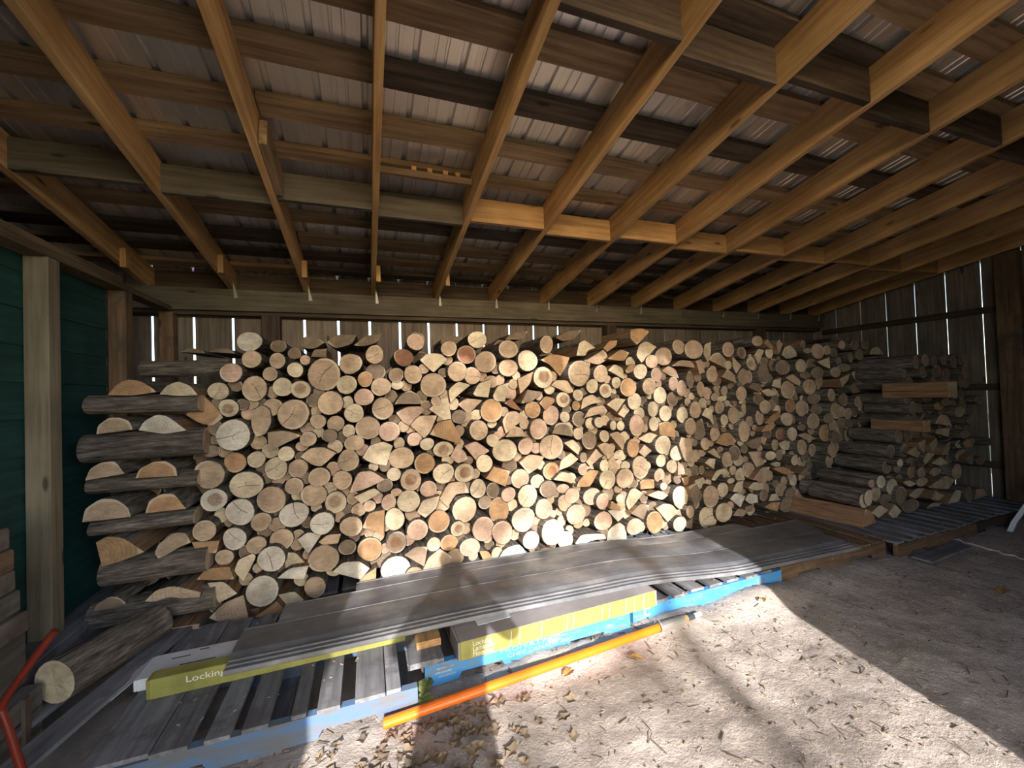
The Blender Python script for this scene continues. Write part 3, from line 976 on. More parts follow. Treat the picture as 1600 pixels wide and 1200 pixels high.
(3.08,'k',316,'r',3.406,1.844,0.078,0.077),
(3.049,'k',276,'r',2.496,1.607,0.063,0.065),
(3.08,'t',248,'p',[(2.58,1.643),(2.661,1.689),(2.747,1.653),(2.779,1.569),(2.685,1.589)]),
(3.066,'t',249,'p',[(2.686,1.684),(2.791,1.743),(2.925,1.73),(2.975,1.663),(2.803,1.683)]),
(3.045,'d',224,'r',2.877,1.551,0.045,0.081),
(3.026,'t',174,'p',[(2.938,1.727),(2.999,1.745),(3.046,1.619),(2.977,1.602)]),
(3.063,'t',312,'r',3.164,1.594,0.071,0.078),
(3.06,'t',223,'p',[(3.282,1.572),(3.359,1.645),(3.438,1.606),(3.474,1.505)]),
(3.092,'t',464,'r',3.63,1.567,0.102,0.091),
(3.092,'t',177,'p',[(3.472,1.78),(3.584,1.677),(3.512,1.602),(3.466,1.666)]),
(3.064,'dh',186,'r',3.563,1.809,0.059,0.062),
(3.043,'ph',214,'r',3.659,1.7,0.06,0.071),
(3.086,'p',182,'p',[(3.758,1.786),(3.824,1.857),(3.902,1.838),(3.814,1.689)]),
(3.015,'t',204,'r',3.724,1.923,0.077,0.053),
(3.024,'t',411,'r',2.392,1.502,0.075,0.077),
(3.06,'o',537,'r',2.194,1.499,0.086,0.085),
(3.064,'pg',182,'r',2.074,1.545,0.047,0.051),
(3.026,'p',310,'p',[(1.945,1.358),(2.036,1.414),(2.138,1.394),(2.043,1.289)]),
(3.065,'p',411,'r',2.259,1.371,0.074,0.077),
(3.086,'p',396,'r',2.558,1.415,0.078,0.077),
(3.045,'k',230,'r',2.679,1.522,0.054,0.066),
(3.05,'t',288,'r',2.778,1.475,0.059,0.078),
(3.033,'t',225,'r',2.99,1.457,0.049,0.076),
(3.038,'p',283,'r',2.433,1.294,0.058,0.07),
(3.093,'pg',347,'r',2.617,1.245,0.072,0.075),
(3.045,'p',324,'r',2.769,1.226,0.066,0.078),
(3.092,'p',96,'r',2.882,1.344,0.036,0.044),
(3.088,'p',132,'r',3.057,1.328,0.048,0.048),
(3.063,'tg',360,'r',2.944,1.262,0.076,0.079),
(3.036,'p',219,'p',[(2.991,1.211),(3.041,1.281),(3.117,1.265),(3.132,1.108),(3.081,1.171)]),
(3.093,'t',220,'r',3.274,1.271,0.06,0.067),
(3.055,'t',355,'r',3.409,1.189,0.078,0.085),
(3.048,'p',156,'r',3.281,1.149,0.052,0.054),
(3.041,'t',283,'r',3.51,1.399,0.071,0.076),
(3.094,'p',89,'r',3.559,1.337,0.035,0.05),
(3.054,'t',69,'r',3.545,1.258,0.033,0.04),
(3.038,'d',204,'r',3.733,1.331,0.073,0.056),
(3.053,'t',242,'r',3.757,1.153,0.061,0.081),
(3.025,'t',417,'r',3.504,1.025,0.076,0.103),
(3.065,'p',114,'r',2.027,1.17,0.035,0.042),
(3.05,'p',132,'r',2.093,1.164,0.04,0.043),
(3.038,'k',576,'r',2.252,1.159,0.08,0.099),
(3.078,'p',251,'r',2.469,1.157,0.056,0.067),
(3.081,'o',484,'p',[(2.524,1.158),(2.624,1.175),(2.709,1.13),(2.71,1.012),(2.533,1.053)]),
(3.016,'t',348,'r',2.834,1.114,0.066,0.083),
(3.058,'d',386,'p',[(2.938,1.148),(3.016,1.18),(3.054,1.033),(2.989,0.966),(2.915,0.995)]),
(3.037,'t',161,'r',3.125,1.02,0.043,0.065),
(3.09,'o',410,'p',[(3.207,0.926),(3.293,1.018),(3.39,1.018),(3.476,0.919),(3.35,0.878)]),
(3.078,'d',300,'p',[(3.569,0.902),(3.725,0.941),(3.83,0.947),(3.771,0.836),(3.667,0.831)]),
(3.035,'t',326,'p',[(1.963,1.1),(2.053,1.121),(2.127,1.045),(2.097,0.949)]),
(3.036,'p',130,'p',[(2.059,1.269),(2.113,1.332),(2.163,1.286),(2.122,1.233)]),
(3.027,'t',262,'p',[(1.836,1.015),(1.924,1.035),(2.004,0.986),(1.913,0.918)]),
(3.094,'t',226,'p',[(1.969,0.855),(2.035,0.904),(2.083,0.801),(1.99,0.765)]),
(3.038,'pc',555,'r',1.931,0.712,0.081,0.085),
(3.064,'t',597,'r',2.126,0.697,0.091,0.088),
(3.053,'tc',666,'r',2.287,0.781,0.09,0.102),
(3.067,'o',380,'r',2.225,0.955,0.063,0.083),
(3.063,'t',184,'p',[(2.282,0.916),(2.346,0.979),(2.425,0.916),(2.34,0.866)]),
(3.074,'p',300,'p',[(2.287,1.033),(2.412,1.087),(2.536,1.038),(2.407,0.979)]),
(3.024,'p',520,'r',2.518,0.968,0.09,0.084),
(3.076,'w',352,'r',2.715,0.868,0.08,0.07),
(3.039,'t',630,'p',[(2.71,0.953),(2.742,1.02),(2.888,0.992),(2.857,0.954),(2.884,0.763),(2.774,0.785)]),
(3.058,'p',218,'r',2.516,0.819,0.057,0.057),
(3.042,'p',249,'r',2.624,0.759,0.06,0.063),
(3.039,'k',155,'p',[(2.691,0.801),(2.761,0.748),(2.764,0.678),(2.684,0.674)]),
(3.057,'t',131,'r',2.469,0.684,0.036,0.053),
(3.052,'t',196,'r',3.033,0.935,0.054,0.062),
(3.044,'t',266,'r',3.285,0.767,0.064,0.075),
(3.075,'d',329,'r',3.423,0.81,0.078,0.08),
(3.062,'p',130,'p',[(3.072,0.853),(3.151,0.883),(3.248,0.765),(3.162,0.797)]),
(3.018,'p',148,'p',[(2.986,0.763),(3.041,0.8),(3.118,0.787),(3.097,0.693)]),
(3.035,'p',200,'p',[(3.074,0.59),(3.14,0.673),(3.251,0.687),(3.312,0.626),(3.185,0.639),(3.119,0.574)]),
(3.051,'p',72,'r',3.335,0.55,0.048,0.028),
(3.088,'p',234,'r',3.497,0.586,0.066,0.068),
(3.086,'t',333,'r',3.613,0.627,0.085,0.078),
(3.059,'p',197,'p',[(3.357,0.439),(3.419,0.53),(3.51,0.533),(3.479,0.419)]),
(3.016,'p',225,'p',[(3.512,0.467),(3.59,0.521),(3.725,0.494),(3.729,0.43),(3.619,0.43)]),
(3.077,'d',177,'r',3.797,0.35,0.061,0.06),
(3.049,'t',648,'r',3.076,0.429,0.104,0.107),
(3.061,'p',288,'r',3.237,0.472,0.071,0.072),
(3.072,'w',277,'p',[(3.335,0.37),(3.412,0.423),(3.542,0.37),(3.469,0.267)]),
(3.066,'w',225,'p',[(3.524,0.336),(3.578,0.399),(3.696,0.366),(3.7,0.29),(3.589,0.291)]),
(3.054,'pg',579,'r',3.233,0.255,0.111,0.094),
(3.088,'pc',720,'r',3.067,0.216,0.116,0.108),
(3.046,'t',166,'p',[(3.336,0.211),(3.405,0.276),(3.527,0.235),(3.482,0.185)]),
(3.046,'d',97,'p',[(3.5,0.274),(3.601,0.286),(3.597,0.218),(3.505,0.224)]),
(3.083,'p',633,'r',2.743,0.452,0.091,0.11),
(3.031,'d',437,'p',[(2.795,0.559),(2.885,0.584),(2.961,0.458),(2.857,0.336),(2.833,0.438)]),
(3.039,'p',179,'p',[(2.876,0.603),(2.983,0.627),(2.962,0.523),(2.886,0.508)]),
(3.081,'o',117,'p',[(2.762,0.629),(2.852,0.643),(2.831,0.527),(2.788,0.567)]),
(3.02,'p',95,'r',2.503,0.596,0.038,0.037),
(3.082,'o',290,'p',[(2.296,0.644),(2.331,0.663),(2.454,0.65),(2.45,0.571),(2.3,0.576)]),
(3.071,'p',452,'p',[(2.127,0.482),(2.178,0.587),(2.232,0.603),(2.316,0.543),(2.225,0.459),(2.157,0.412)]),
(3.05,'p',115,'r',2.056,0.534,0.04,0.038),
(3.038,'o',137,'p',[(1.967,0.524),(2.041,0.472),(2.051,0.427),(1.939,0.463)]),
(3.077,'w',290,'p',[(1.944,0.433),(2.053,0.441),(2.134,0.375),(2.047,0.321)]),
(3.088,'w',642,'p',[(1.932,0.168),(1.949,0.263),(2.067,0.317),(2.136,0.258),(2.138,0.147)]),
(3.026,'d',365,'p',[(2.146,0.397),(2.255,0.471),(2.347,0.443),(2.275,0.325)]),
(3.053,'o',624,'r',2.416,0.275,0.089,0.101),
(3.059,'p',521,'p',[(2.44,0.395),(2.526,0.429),(2.624,0.406),(2.692,0.328),(2.566,0.253)]),
(3.055,'k',467,'r',2.203,0.265,0.082,0.077),
(3.041,'p',336,'r',2.686,0.224,0.075,0.069),
(3.027,'t',182,'r',2.799,0.325,0.047,0.06),
(3.062,'d',125,'p',[(2.765,0.218),(2.863,0.252),(2.843,0.149),(2.777,0.17)]),
(3.08,'t',239,'p',[(2.371,0.517),(2.498,0.548),(2.601,0.49),(2.535,0.452),(2.439,0.486)]),
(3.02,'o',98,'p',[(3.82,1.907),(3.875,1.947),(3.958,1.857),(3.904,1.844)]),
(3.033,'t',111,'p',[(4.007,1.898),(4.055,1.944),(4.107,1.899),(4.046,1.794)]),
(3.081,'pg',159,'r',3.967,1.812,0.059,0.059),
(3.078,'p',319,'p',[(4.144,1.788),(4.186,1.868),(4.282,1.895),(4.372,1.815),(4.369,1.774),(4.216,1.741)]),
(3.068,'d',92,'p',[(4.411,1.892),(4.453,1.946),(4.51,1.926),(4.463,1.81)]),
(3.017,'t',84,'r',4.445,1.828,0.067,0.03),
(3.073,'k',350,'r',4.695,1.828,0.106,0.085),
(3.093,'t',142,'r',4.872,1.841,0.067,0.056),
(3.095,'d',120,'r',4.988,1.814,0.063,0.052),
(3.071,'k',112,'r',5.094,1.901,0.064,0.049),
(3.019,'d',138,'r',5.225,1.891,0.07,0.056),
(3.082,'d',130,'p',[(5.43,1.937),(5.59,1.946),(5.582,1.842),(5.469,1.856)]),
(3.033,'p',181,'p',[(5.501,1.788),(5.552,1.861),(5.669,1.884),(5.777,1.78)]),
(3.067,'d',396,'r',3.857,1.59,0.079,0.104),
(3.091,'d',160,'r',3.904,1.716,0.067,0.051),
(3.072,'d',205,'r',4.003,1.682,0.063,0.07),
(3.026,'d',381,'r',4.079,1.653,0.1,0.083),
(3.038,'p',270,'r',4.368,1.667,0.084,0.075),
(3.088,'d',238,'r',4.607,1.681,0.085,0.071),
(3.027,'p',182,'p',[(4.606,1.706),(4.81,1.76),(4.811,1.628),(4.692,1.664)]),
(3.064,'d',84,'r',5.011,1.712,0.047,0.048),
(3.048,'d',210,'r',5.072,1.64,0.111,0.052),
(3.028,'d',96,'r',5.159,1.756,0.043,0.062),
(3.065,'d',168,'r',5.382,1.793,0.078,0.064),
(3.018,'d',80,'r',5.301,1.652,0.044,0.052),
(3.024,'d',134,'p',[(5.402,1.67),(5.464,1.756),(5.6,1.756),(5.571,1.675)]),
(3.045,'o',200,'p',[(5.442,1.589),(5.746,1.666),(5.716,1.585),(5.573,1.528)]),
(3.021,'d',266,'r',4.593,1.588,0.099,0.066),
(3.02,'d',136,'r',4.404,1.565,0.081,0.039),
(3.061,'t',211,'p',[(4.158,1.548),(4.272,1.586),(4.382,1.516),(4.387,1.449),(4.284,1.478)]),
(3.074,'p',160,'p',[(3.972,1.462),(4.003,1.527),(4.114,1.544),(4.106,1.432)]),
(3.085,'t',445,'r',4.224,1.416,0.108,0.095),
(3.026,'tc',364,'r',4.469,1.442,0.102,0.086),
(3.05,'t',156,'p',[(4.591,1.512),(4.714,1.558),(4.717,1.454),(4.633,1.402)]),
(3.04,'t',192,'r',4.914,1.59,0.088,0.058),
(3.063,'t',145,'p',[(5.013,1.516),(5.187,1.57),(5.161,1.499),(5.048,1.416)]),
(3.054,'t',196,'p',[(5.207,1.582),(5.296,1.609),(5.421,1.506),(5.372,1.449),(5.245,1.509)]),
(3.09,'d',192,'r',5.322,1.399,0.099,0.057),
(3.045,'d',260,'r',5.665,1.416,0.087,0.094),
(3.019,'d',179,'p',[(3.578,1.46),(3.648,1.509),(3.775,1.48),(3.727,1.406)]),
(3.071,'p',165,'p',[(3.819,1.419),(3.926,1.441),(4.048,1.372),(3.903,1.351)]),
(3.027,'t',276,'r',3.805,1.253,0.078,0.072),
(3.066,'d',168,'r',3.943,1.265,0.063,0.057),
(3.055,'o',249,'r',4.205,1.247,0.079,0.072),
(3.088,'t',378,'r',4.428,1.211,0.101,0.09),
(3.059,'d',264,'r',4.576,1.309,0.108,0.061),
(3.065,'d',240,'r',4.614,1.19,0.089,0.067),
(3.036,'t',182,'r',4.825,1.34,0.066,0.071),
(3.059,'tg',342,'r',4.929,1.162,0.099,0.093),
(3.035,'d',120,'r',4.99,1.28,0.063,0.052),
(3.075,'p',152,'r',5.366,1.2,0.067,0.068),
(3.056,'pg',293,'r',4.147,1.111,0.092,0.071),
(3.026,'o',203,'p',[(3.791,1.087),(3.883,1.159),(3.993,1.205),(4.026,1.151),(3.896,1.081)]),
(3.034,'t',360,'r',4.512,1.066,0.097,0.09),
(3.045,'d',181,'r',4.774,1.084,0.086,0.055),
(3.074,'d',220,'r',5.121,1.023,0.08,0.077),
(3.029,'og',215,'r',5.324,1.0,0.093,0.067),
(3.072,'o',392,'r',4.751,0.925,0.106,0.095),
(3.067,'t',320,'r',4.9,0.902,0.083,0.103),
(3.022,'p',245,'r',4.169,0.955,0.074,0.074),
(3.068,'r',226,'r',4.066,0.958,0.077,0.065),
(3.022,'d',104,'r',4.317,1.015,0.061,0.039),
(3.025,'o',147,'p',[(3.737,1.006),(3.81,1.078),(3.951,1.069),(3.876,1.01)]),
(3.063,'t',174,'p',[(4.299,0.931),(4.434,0.949),(4.586,0.871),(4.467,0.852)]),
(3.034,'t',132,'r',3.928,0.859,0.049,0.057),
(3.085,'p',145,'p',[(4.044,0.858),(4.156,0.89),(4.196,0.781),(4.094,0.789)]),
(3.053,'t',277,'r',4.348,0.8,0.076,0.085),
(3.041,'t',280,'r',4.816,0.745,0.076,0.095),
(3.079,'d',176,'r',4.424,0.701,0.058,0.073),
(3.017,'p',128,'r',4.181,0.68,0.055,0.052),
(3.073,'t',417,'p',[(3.602,0.81),(3.791,0.801),(3.855,0.687),(3.712,0.636),(3.649,0.73)]),
(3.019,'p',168,'r',3.843,0.758,0.078,0.045),
(3.027,'d',144,'r',3.972,0.752,0.053,0.057),
(3.091,'p',94,'p',[(3.917,0.655),(4.008,0.673),(4.071,0.654),(4.058,0.59)]),
(3.069,'o',215,'p',[(3.917,0.61),(4.081,0.62),(4.251,0.531),(4.111,0.526)]),
(3.033,'d',86,'p',[(4.27,0.53),(4.388,0.592),(4.402,0.517),(4.344,0.503)]),
(3.024,'t',358,'p',[(3.592,0.538),(3.718,0.651),(3.83,0.646),(3.778,0.493)]),
(3.093,'t',278,'r',4.062,0.375,0.086,0.072),
(3.068,'d',213,'r',4.163,0.321,0.074,0.065),
(3.081,'p',133,'p',[(3.864,0.278),(3.904,0.344),(3.976,0.348),(4.034,0.27)]),
(3.026,'o',199,'p',[(3.732,0.248),(3.83,0.286),(3.953,0.271),(3.912,0.181)]),
(3.065,'d',352,'r',4.102,0.217,0.1,0.079),
(3.043,'o',771,'r',0.293,0.175,0.075,0.077),
(3.034,'o',508,'p',[(0.369,0.129),(0.444,0.206),(0.581,0.144),(0.496,0.096)]),
(3.042,'o',703,'p',[(-0.103,0.181),(-0.069,0.244),(0.032,0.295),(0.019,0.106)]),
(3.064,'p',587,'p',[(0.03,0.139),(0.074,0.184),(0.236,0.108),(0.209,0.078),(0.037,0.094)]),
]
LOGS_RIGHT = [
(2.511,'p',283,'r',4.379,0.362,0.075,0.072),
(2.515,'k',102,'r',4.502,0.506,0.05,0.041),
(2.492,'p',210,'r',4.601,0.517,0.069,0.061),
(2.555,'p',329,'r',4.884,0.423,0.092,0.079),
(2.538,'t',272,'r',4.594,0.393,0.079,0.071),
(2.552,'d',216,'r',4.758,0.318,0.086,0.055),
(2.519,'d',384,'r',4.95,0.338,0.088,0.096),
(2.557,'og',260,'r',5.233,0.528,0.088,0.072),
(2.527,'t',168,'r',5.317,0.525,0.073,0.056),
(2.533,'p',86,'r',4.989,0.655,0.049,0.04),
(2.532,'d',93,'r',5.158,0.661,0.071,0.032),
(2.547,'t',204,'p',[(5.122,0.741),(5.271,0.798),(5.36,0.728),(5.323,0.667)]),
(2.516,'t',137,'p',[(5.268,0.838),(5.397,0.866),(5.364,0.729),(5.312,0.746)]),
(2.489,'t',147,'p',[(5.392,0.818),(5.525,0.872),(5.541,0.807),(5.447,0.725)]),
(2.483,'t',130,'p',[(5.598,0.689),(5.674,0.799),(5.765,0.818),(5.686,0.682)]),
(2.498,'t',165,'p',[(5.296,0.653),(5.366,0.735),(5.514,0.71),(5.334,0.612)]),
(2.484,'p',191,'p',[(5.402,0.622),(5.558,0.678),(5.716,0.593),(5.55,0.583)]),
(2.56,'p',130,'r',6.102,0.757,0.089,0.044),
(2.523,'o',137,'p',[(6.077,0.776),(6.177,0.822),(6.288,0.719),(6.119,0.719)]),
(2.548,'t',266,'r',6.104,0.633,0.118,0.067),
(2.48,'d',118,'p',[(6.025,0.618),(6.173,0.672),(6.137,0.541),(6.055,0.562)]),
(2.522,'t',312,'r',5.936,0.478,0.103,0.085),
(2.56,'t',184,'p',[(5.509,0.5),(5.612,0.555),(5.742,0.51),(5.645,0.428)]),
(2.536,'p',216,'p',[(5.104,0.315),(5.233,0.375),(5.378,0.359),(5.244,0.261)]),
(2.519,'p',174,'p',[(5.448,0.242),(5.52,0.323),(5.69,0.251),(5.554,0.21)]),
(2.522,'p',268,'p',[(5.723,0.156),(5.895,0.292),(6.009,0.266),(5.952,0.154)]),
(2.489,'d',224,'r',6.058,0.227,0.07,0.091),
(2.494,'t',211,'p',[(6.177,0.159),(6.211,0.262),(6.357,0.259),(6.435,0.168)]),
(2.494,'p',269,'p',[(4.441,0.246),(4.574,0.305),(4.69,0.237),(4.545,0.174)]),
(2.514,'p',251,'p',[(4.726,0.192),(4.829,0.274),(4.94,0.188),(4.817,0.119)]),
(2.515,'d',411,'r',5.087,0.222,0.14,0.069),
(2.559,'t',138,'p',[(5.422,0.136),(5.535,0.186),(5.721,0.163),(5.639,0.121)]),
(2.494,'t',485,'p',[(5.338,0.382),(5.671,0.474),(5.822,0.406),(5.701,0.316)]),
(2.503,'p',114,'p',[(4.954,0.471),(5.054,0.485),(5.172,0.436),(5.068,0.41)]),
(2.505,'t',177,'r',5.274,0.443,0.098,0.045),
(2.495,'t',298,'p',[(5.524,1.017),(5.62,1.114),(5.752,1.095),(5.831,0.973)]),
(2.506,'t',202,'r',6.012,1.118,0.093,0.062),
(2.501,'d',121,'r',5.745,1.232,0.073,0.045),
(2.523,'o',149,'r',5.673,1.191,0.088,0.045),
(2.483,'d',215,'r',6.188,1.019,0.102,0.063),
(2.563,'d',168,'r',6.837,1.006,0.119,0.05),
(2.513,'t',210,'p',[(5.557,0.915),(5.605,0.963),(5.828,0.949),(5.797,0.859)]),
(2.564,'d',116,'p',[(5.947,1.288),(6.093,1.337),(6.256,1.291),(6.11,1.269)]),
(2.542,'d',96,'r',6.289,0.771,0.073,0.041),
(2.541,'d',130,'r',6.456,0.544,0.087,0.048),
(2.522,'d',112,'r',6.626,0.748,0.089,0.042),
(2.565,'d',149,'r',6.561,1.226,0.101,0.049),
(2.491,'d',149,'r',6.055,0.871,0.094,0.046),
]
LOGS_CRIB = [
(2.987,'o',1275,'p',[(-1.407,1.555),(-1.363,1.618),(-1.311,1.645),(-1.251,1.634),(-1.191,1.585),(-1.176,1.566),(-1.29,1.548)]),
(2.972,'p',893,'p',[(-1.159,1.551),(-1.123,1.602),(-1.068,1.628),(-1.005,1.599),(-0.967,1.54),(-1.061,1.538)]),
(2.987,'t',1044,'p',[(-1.46,1.333),(-1.452,1.383),(-1.402,1.426),(-1.351,1.423),(-1.307,1.402),(-1.291,1.35)]),
(2.989,'w',1465,'p',[(-1.27,1.344),(-1.24,1.398),(-1.179,1.433),(-1.125,1.42),(-1.031,1.328),(-1.142,1.312)]),
(2.967,'t',1128,'p',[(-1.502,1.078),(-1.48,1.143),(-1.431,1.174),(-1.366,1.178),(-1.324,1.1)]),
(2.968,'o',1288,'p',[(-1.277,1.068),(-1.258,1.121),(-1.19,1.157),(-1.129,1.156),(-1.083,1.114),(-1.076,1.061)]),
(2.961,'t',1973,'p',[(-1.514,0.849),(-1.501,0.923),(-1.431,0.972),(-1.36,0.959),(-1.309,0.907),(-1.296,0.85)]),
(2.969,'o',1319,'p',[(-1.236,0.859),(-1.216,0.931),(-1.155,0.965),(-1.093,0.958),(-1.036,0.861)]),
(2.963,'o',2214,'p',[(-1.456,0.728),(-1.406,0.756),(-1.334,0.737),(-1.237,0.639),(-1.329,0.608),(-1.433,0.586)]),
(2.976,'t',1203,'p',[(-1.197,0.618),(-1.177,0.671),(-1.107,0.726),(-1.044,0.717),(-1.018,0.655),(-1.077,0.636),(-1.14,0.599),(-1.178,0.587)]),
(2.999,'d',782,'p',[(-1.499,0.305),(-1.477,0.368),(-1.42,0.401),(-1.377,0.392),(-1.341,0.348)]),
(2.975,'t',1243,'p',[(-1.249,0.35),(-1.196,0.404),(-1.111,0.416),(-0.97,0.351),(-0.978,0.324),(-1.066,0.332),(-1.128,0.354),(-1.204,0.337)]),
(2.972,'t',1235,'p',[(-1.229,0.135),(-1.183,0.171),(-0.98,0.168),(-0.989,0.108),(-1.069,0.088)]),
(2.979,'p',200,'p',[(-1.283,0.135),(-1.275,0.188),(-1.231,0.178),(-1.231,0.142)]),
]
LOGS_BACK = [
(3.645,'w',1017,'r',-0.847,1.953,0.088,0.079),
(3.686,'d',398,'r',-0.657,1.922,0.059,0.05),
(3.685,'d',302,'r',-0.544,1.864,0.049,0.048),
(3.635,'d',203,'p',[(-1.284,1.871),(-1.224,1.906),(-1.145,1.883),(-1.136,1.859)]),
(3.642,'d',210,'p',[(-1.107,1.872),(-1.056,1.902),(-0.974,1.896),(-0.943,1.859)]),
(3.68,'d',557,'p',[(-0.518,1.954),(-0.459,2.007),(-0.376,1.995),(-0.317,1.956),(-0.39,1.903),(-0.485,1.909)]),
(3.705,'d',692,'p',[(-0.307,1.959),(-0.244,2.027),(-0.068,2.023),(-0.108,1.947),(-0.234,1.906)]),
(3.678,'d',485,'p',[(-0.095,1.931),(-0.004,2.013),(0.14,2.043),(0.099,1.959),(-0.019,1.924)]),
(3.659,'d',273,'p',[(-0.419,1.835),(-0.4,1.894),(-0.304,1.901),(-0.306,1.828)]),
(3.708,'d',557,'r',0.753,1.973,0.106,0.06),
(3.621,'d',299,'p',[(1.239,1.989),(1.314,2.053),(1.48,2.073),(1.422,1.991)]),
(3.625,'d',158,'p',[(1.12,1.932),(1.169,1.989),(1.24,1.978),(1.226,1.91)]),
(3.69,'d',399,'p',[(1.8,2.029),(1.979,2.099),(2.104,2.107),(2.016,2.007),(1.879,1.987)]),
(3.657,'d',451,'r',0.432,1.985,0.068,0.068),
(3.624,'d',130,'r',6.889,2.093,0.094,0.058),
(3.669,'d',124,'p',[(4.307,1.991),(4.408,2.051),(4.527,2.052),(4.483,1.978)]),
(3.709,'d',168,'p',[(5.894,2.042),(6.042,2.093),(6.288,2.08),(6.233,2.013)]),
]

def smooth_poly(P):
    """round the blunt corners of a split face and keep the sharp ones; returns points and flags for sawn or split edges"""
    n = len(P)
    out = []
    for i in range(n):
        a, b, c = Vector(P[i - 1]), Vector(P[i]), Vector(P[(i + 1) % n])
        ang = (a - b).angle(c - b) if (a - b).length > 1e-6 and (c - b).length > 1e-6 else PI
        if ang > math.radians(112):
            out.append(tuple(b + (a - b) * .27))
            out.append(tuple(b + ((a + c) / 2 - b) * .12))
            out.append(tuple(b + (c - b) * .27))
        else:
            out.append(tuple(b))
    return out
def outline(rec, rnd):
    """local outline (x, z) round the face centre, centre, pith, and which edges are split wood"""
    if rec[3] == 'r':
        _, _, _, _, cx, cz, rx, rz = rec
        ph, n = rnd.uniform(0, 6.28), 18
        P = []
        amp = rnd.uniform(.01, .05)
        for k in range(n):
            a = 2 * PI * k / n
            f = 1 + amp * math.sin(2 * a + ph) + amp * .6 * math.sin(3 * a + 2 * ph) + rnd.uniform(-.012, .012)
            P.append((rx * f * math.cos(a), rz * f * math.sin(a)))
        return P, (cx, cz), (rnd.uniform(-.12, .12) * rx, rnd.uniform(-.12, .12) * rz), [False] * n
    Q = rec[4]
    cx = sum(q[0] for q in Q) / len(Q)
    cz = sum(q[1] for q in Q) / len(Q)
    Q = [(q[0] - cx, q[1] - cz) for q in Q]
    A = sum(Q[i - 1][0] * Q[i][1] - Q[i][0] * Q[i - 1][1] for i in range(len(Q)))
    if A < 0:
        Q.reverse()
    Ls = [(Vector(Q[i]) - Vector(Q[i - 1])).length for i in range(len(Q))]
    i = max(range(len(Q)), key=lambda k: Ls[k])
    pith = ((Q[i][0] + Q[i - 1][0]) / 2, (Q[i][1] + Q[i - 1][1]) / 2)
    P = smooth_poly(Q)
    ext = max(Ls)
    fl = [(Vector(P[(k + 1) % len(P)]) - Vector(P[k])).length > .5 * ext for k in range(len(P))]
    return P, (cx, cz), pith, fl
def log_geo(P, pith, fl, length, rnd):
    """body (bark and split sides, rim, back) and front cut face; the log runs along +y from its front at y = 0"""
    n = len(P)
    fr = (0, .3, .7, 1.0)
    bv, bf, bm_ = [], [], []
    tx, tz = rnd.uniform(-.012, .012), rnd.uniform(-.008, .008)
    tap = rnd.uniform(.92, 1.04)
    for q in fr:
        s = 1 + (tap - 1) * q
        for (x, zz) in P:
            w_ = 1 + (rnd.uniform(-.035, .035) if 0 < q < 1 else 0)
            bv.append((x * s * w_ + tx * q, q * length, zz * s * w_ + tz * q))
    for i in range(len(fr) - 1):
        for k in range(n):
            k2 = (k + 1) % n
            bf.append((i * n + k, i * n + k2, (i + 1) * n + k2, (i + 1) * n + k))
            bm_.append(1 if fl[k] else 0)
    b0 = (len(fr) - 1) * n
    bf.append(tuple(reversed(range(b0, b0 + n))))
    bm_.append(1)
    ins = .962 if not any(fl) else .98
    base = len(bv)
    for (x, zz) in P:
        bv.append((x * ins, -.0005, zz * ins))
    for k in range(n):
        k2 = (k + 1) % n
        bf.append((k, base + k, base + k2, k2))
        bm_.append(0)
    R = max(math.hypot(x - pith[0], zz - pith[1]) for x, zz in P)
    fv, ff = [], []
    for s in (ins, .55):
        for (x, zz) in P:
            fv.append((x * s, -.0006 - (.003 * rnd.random() if s < .6 else 0), zz * s))
    fv.append((0, -.003, 0))
    for k in range(n):
        k2 = (k + 1) % n
        ff.append((k, n + k, n + k2, k2))
        ff.append((n + k, 2 * n, n + k2))
    uv = [((v[0] - pith[0]) / R, (v[2] - pith[1]) / R) for v in fv]
    return bv, bf, bm_, fv, ff, uv
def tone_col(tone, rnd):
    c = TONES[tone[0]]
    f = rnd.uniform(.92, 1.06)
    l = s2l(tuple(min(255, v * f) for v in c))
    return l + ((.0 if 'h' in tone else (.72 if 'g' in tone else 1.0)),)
def face_mesh(fv, ff, uv, mat):
    me = bpy.data.meshes.new('cut_face')
    me.from_pydata(fv, [], ff)
    lay = me.uv_layers.new(name='UVMap')
    for lp in me.loops:
        lay.data[lp.index].uv = uv[lp.vertex_index]
    me.materials.append(mat)
    return me
def make_log(rec, label, group, length, rnd, rz=None):
    P, c, pith, fl = outline(rec, rnd)
    bv, bf, bm_, fv, ff, uv = log_geo(P, pith, fl, length, rnd)
    o = mesh_obj('firewood_log', bv, bf, [M['bark'], M['split']])
    o.data.polygons.foreach_set('material_index', bm_)
    o.location = (c[0], rec[0], c[1])
    o.rotation_euler = (rnd.uniform(-.02, .02), 0, rnd.uniform(-.03, .03) if rz is None else rz)
    tag(o, label, 'log', group)
    f = bpy.data.objects.new('cut_face', face_mesh(fv, ff, uv, M['cut']))
    link(f, o)
    f.color = tone_col(rec[1], rnd)
    f.pass_index = 1 if 'c' in rec[1] else 0
    return o
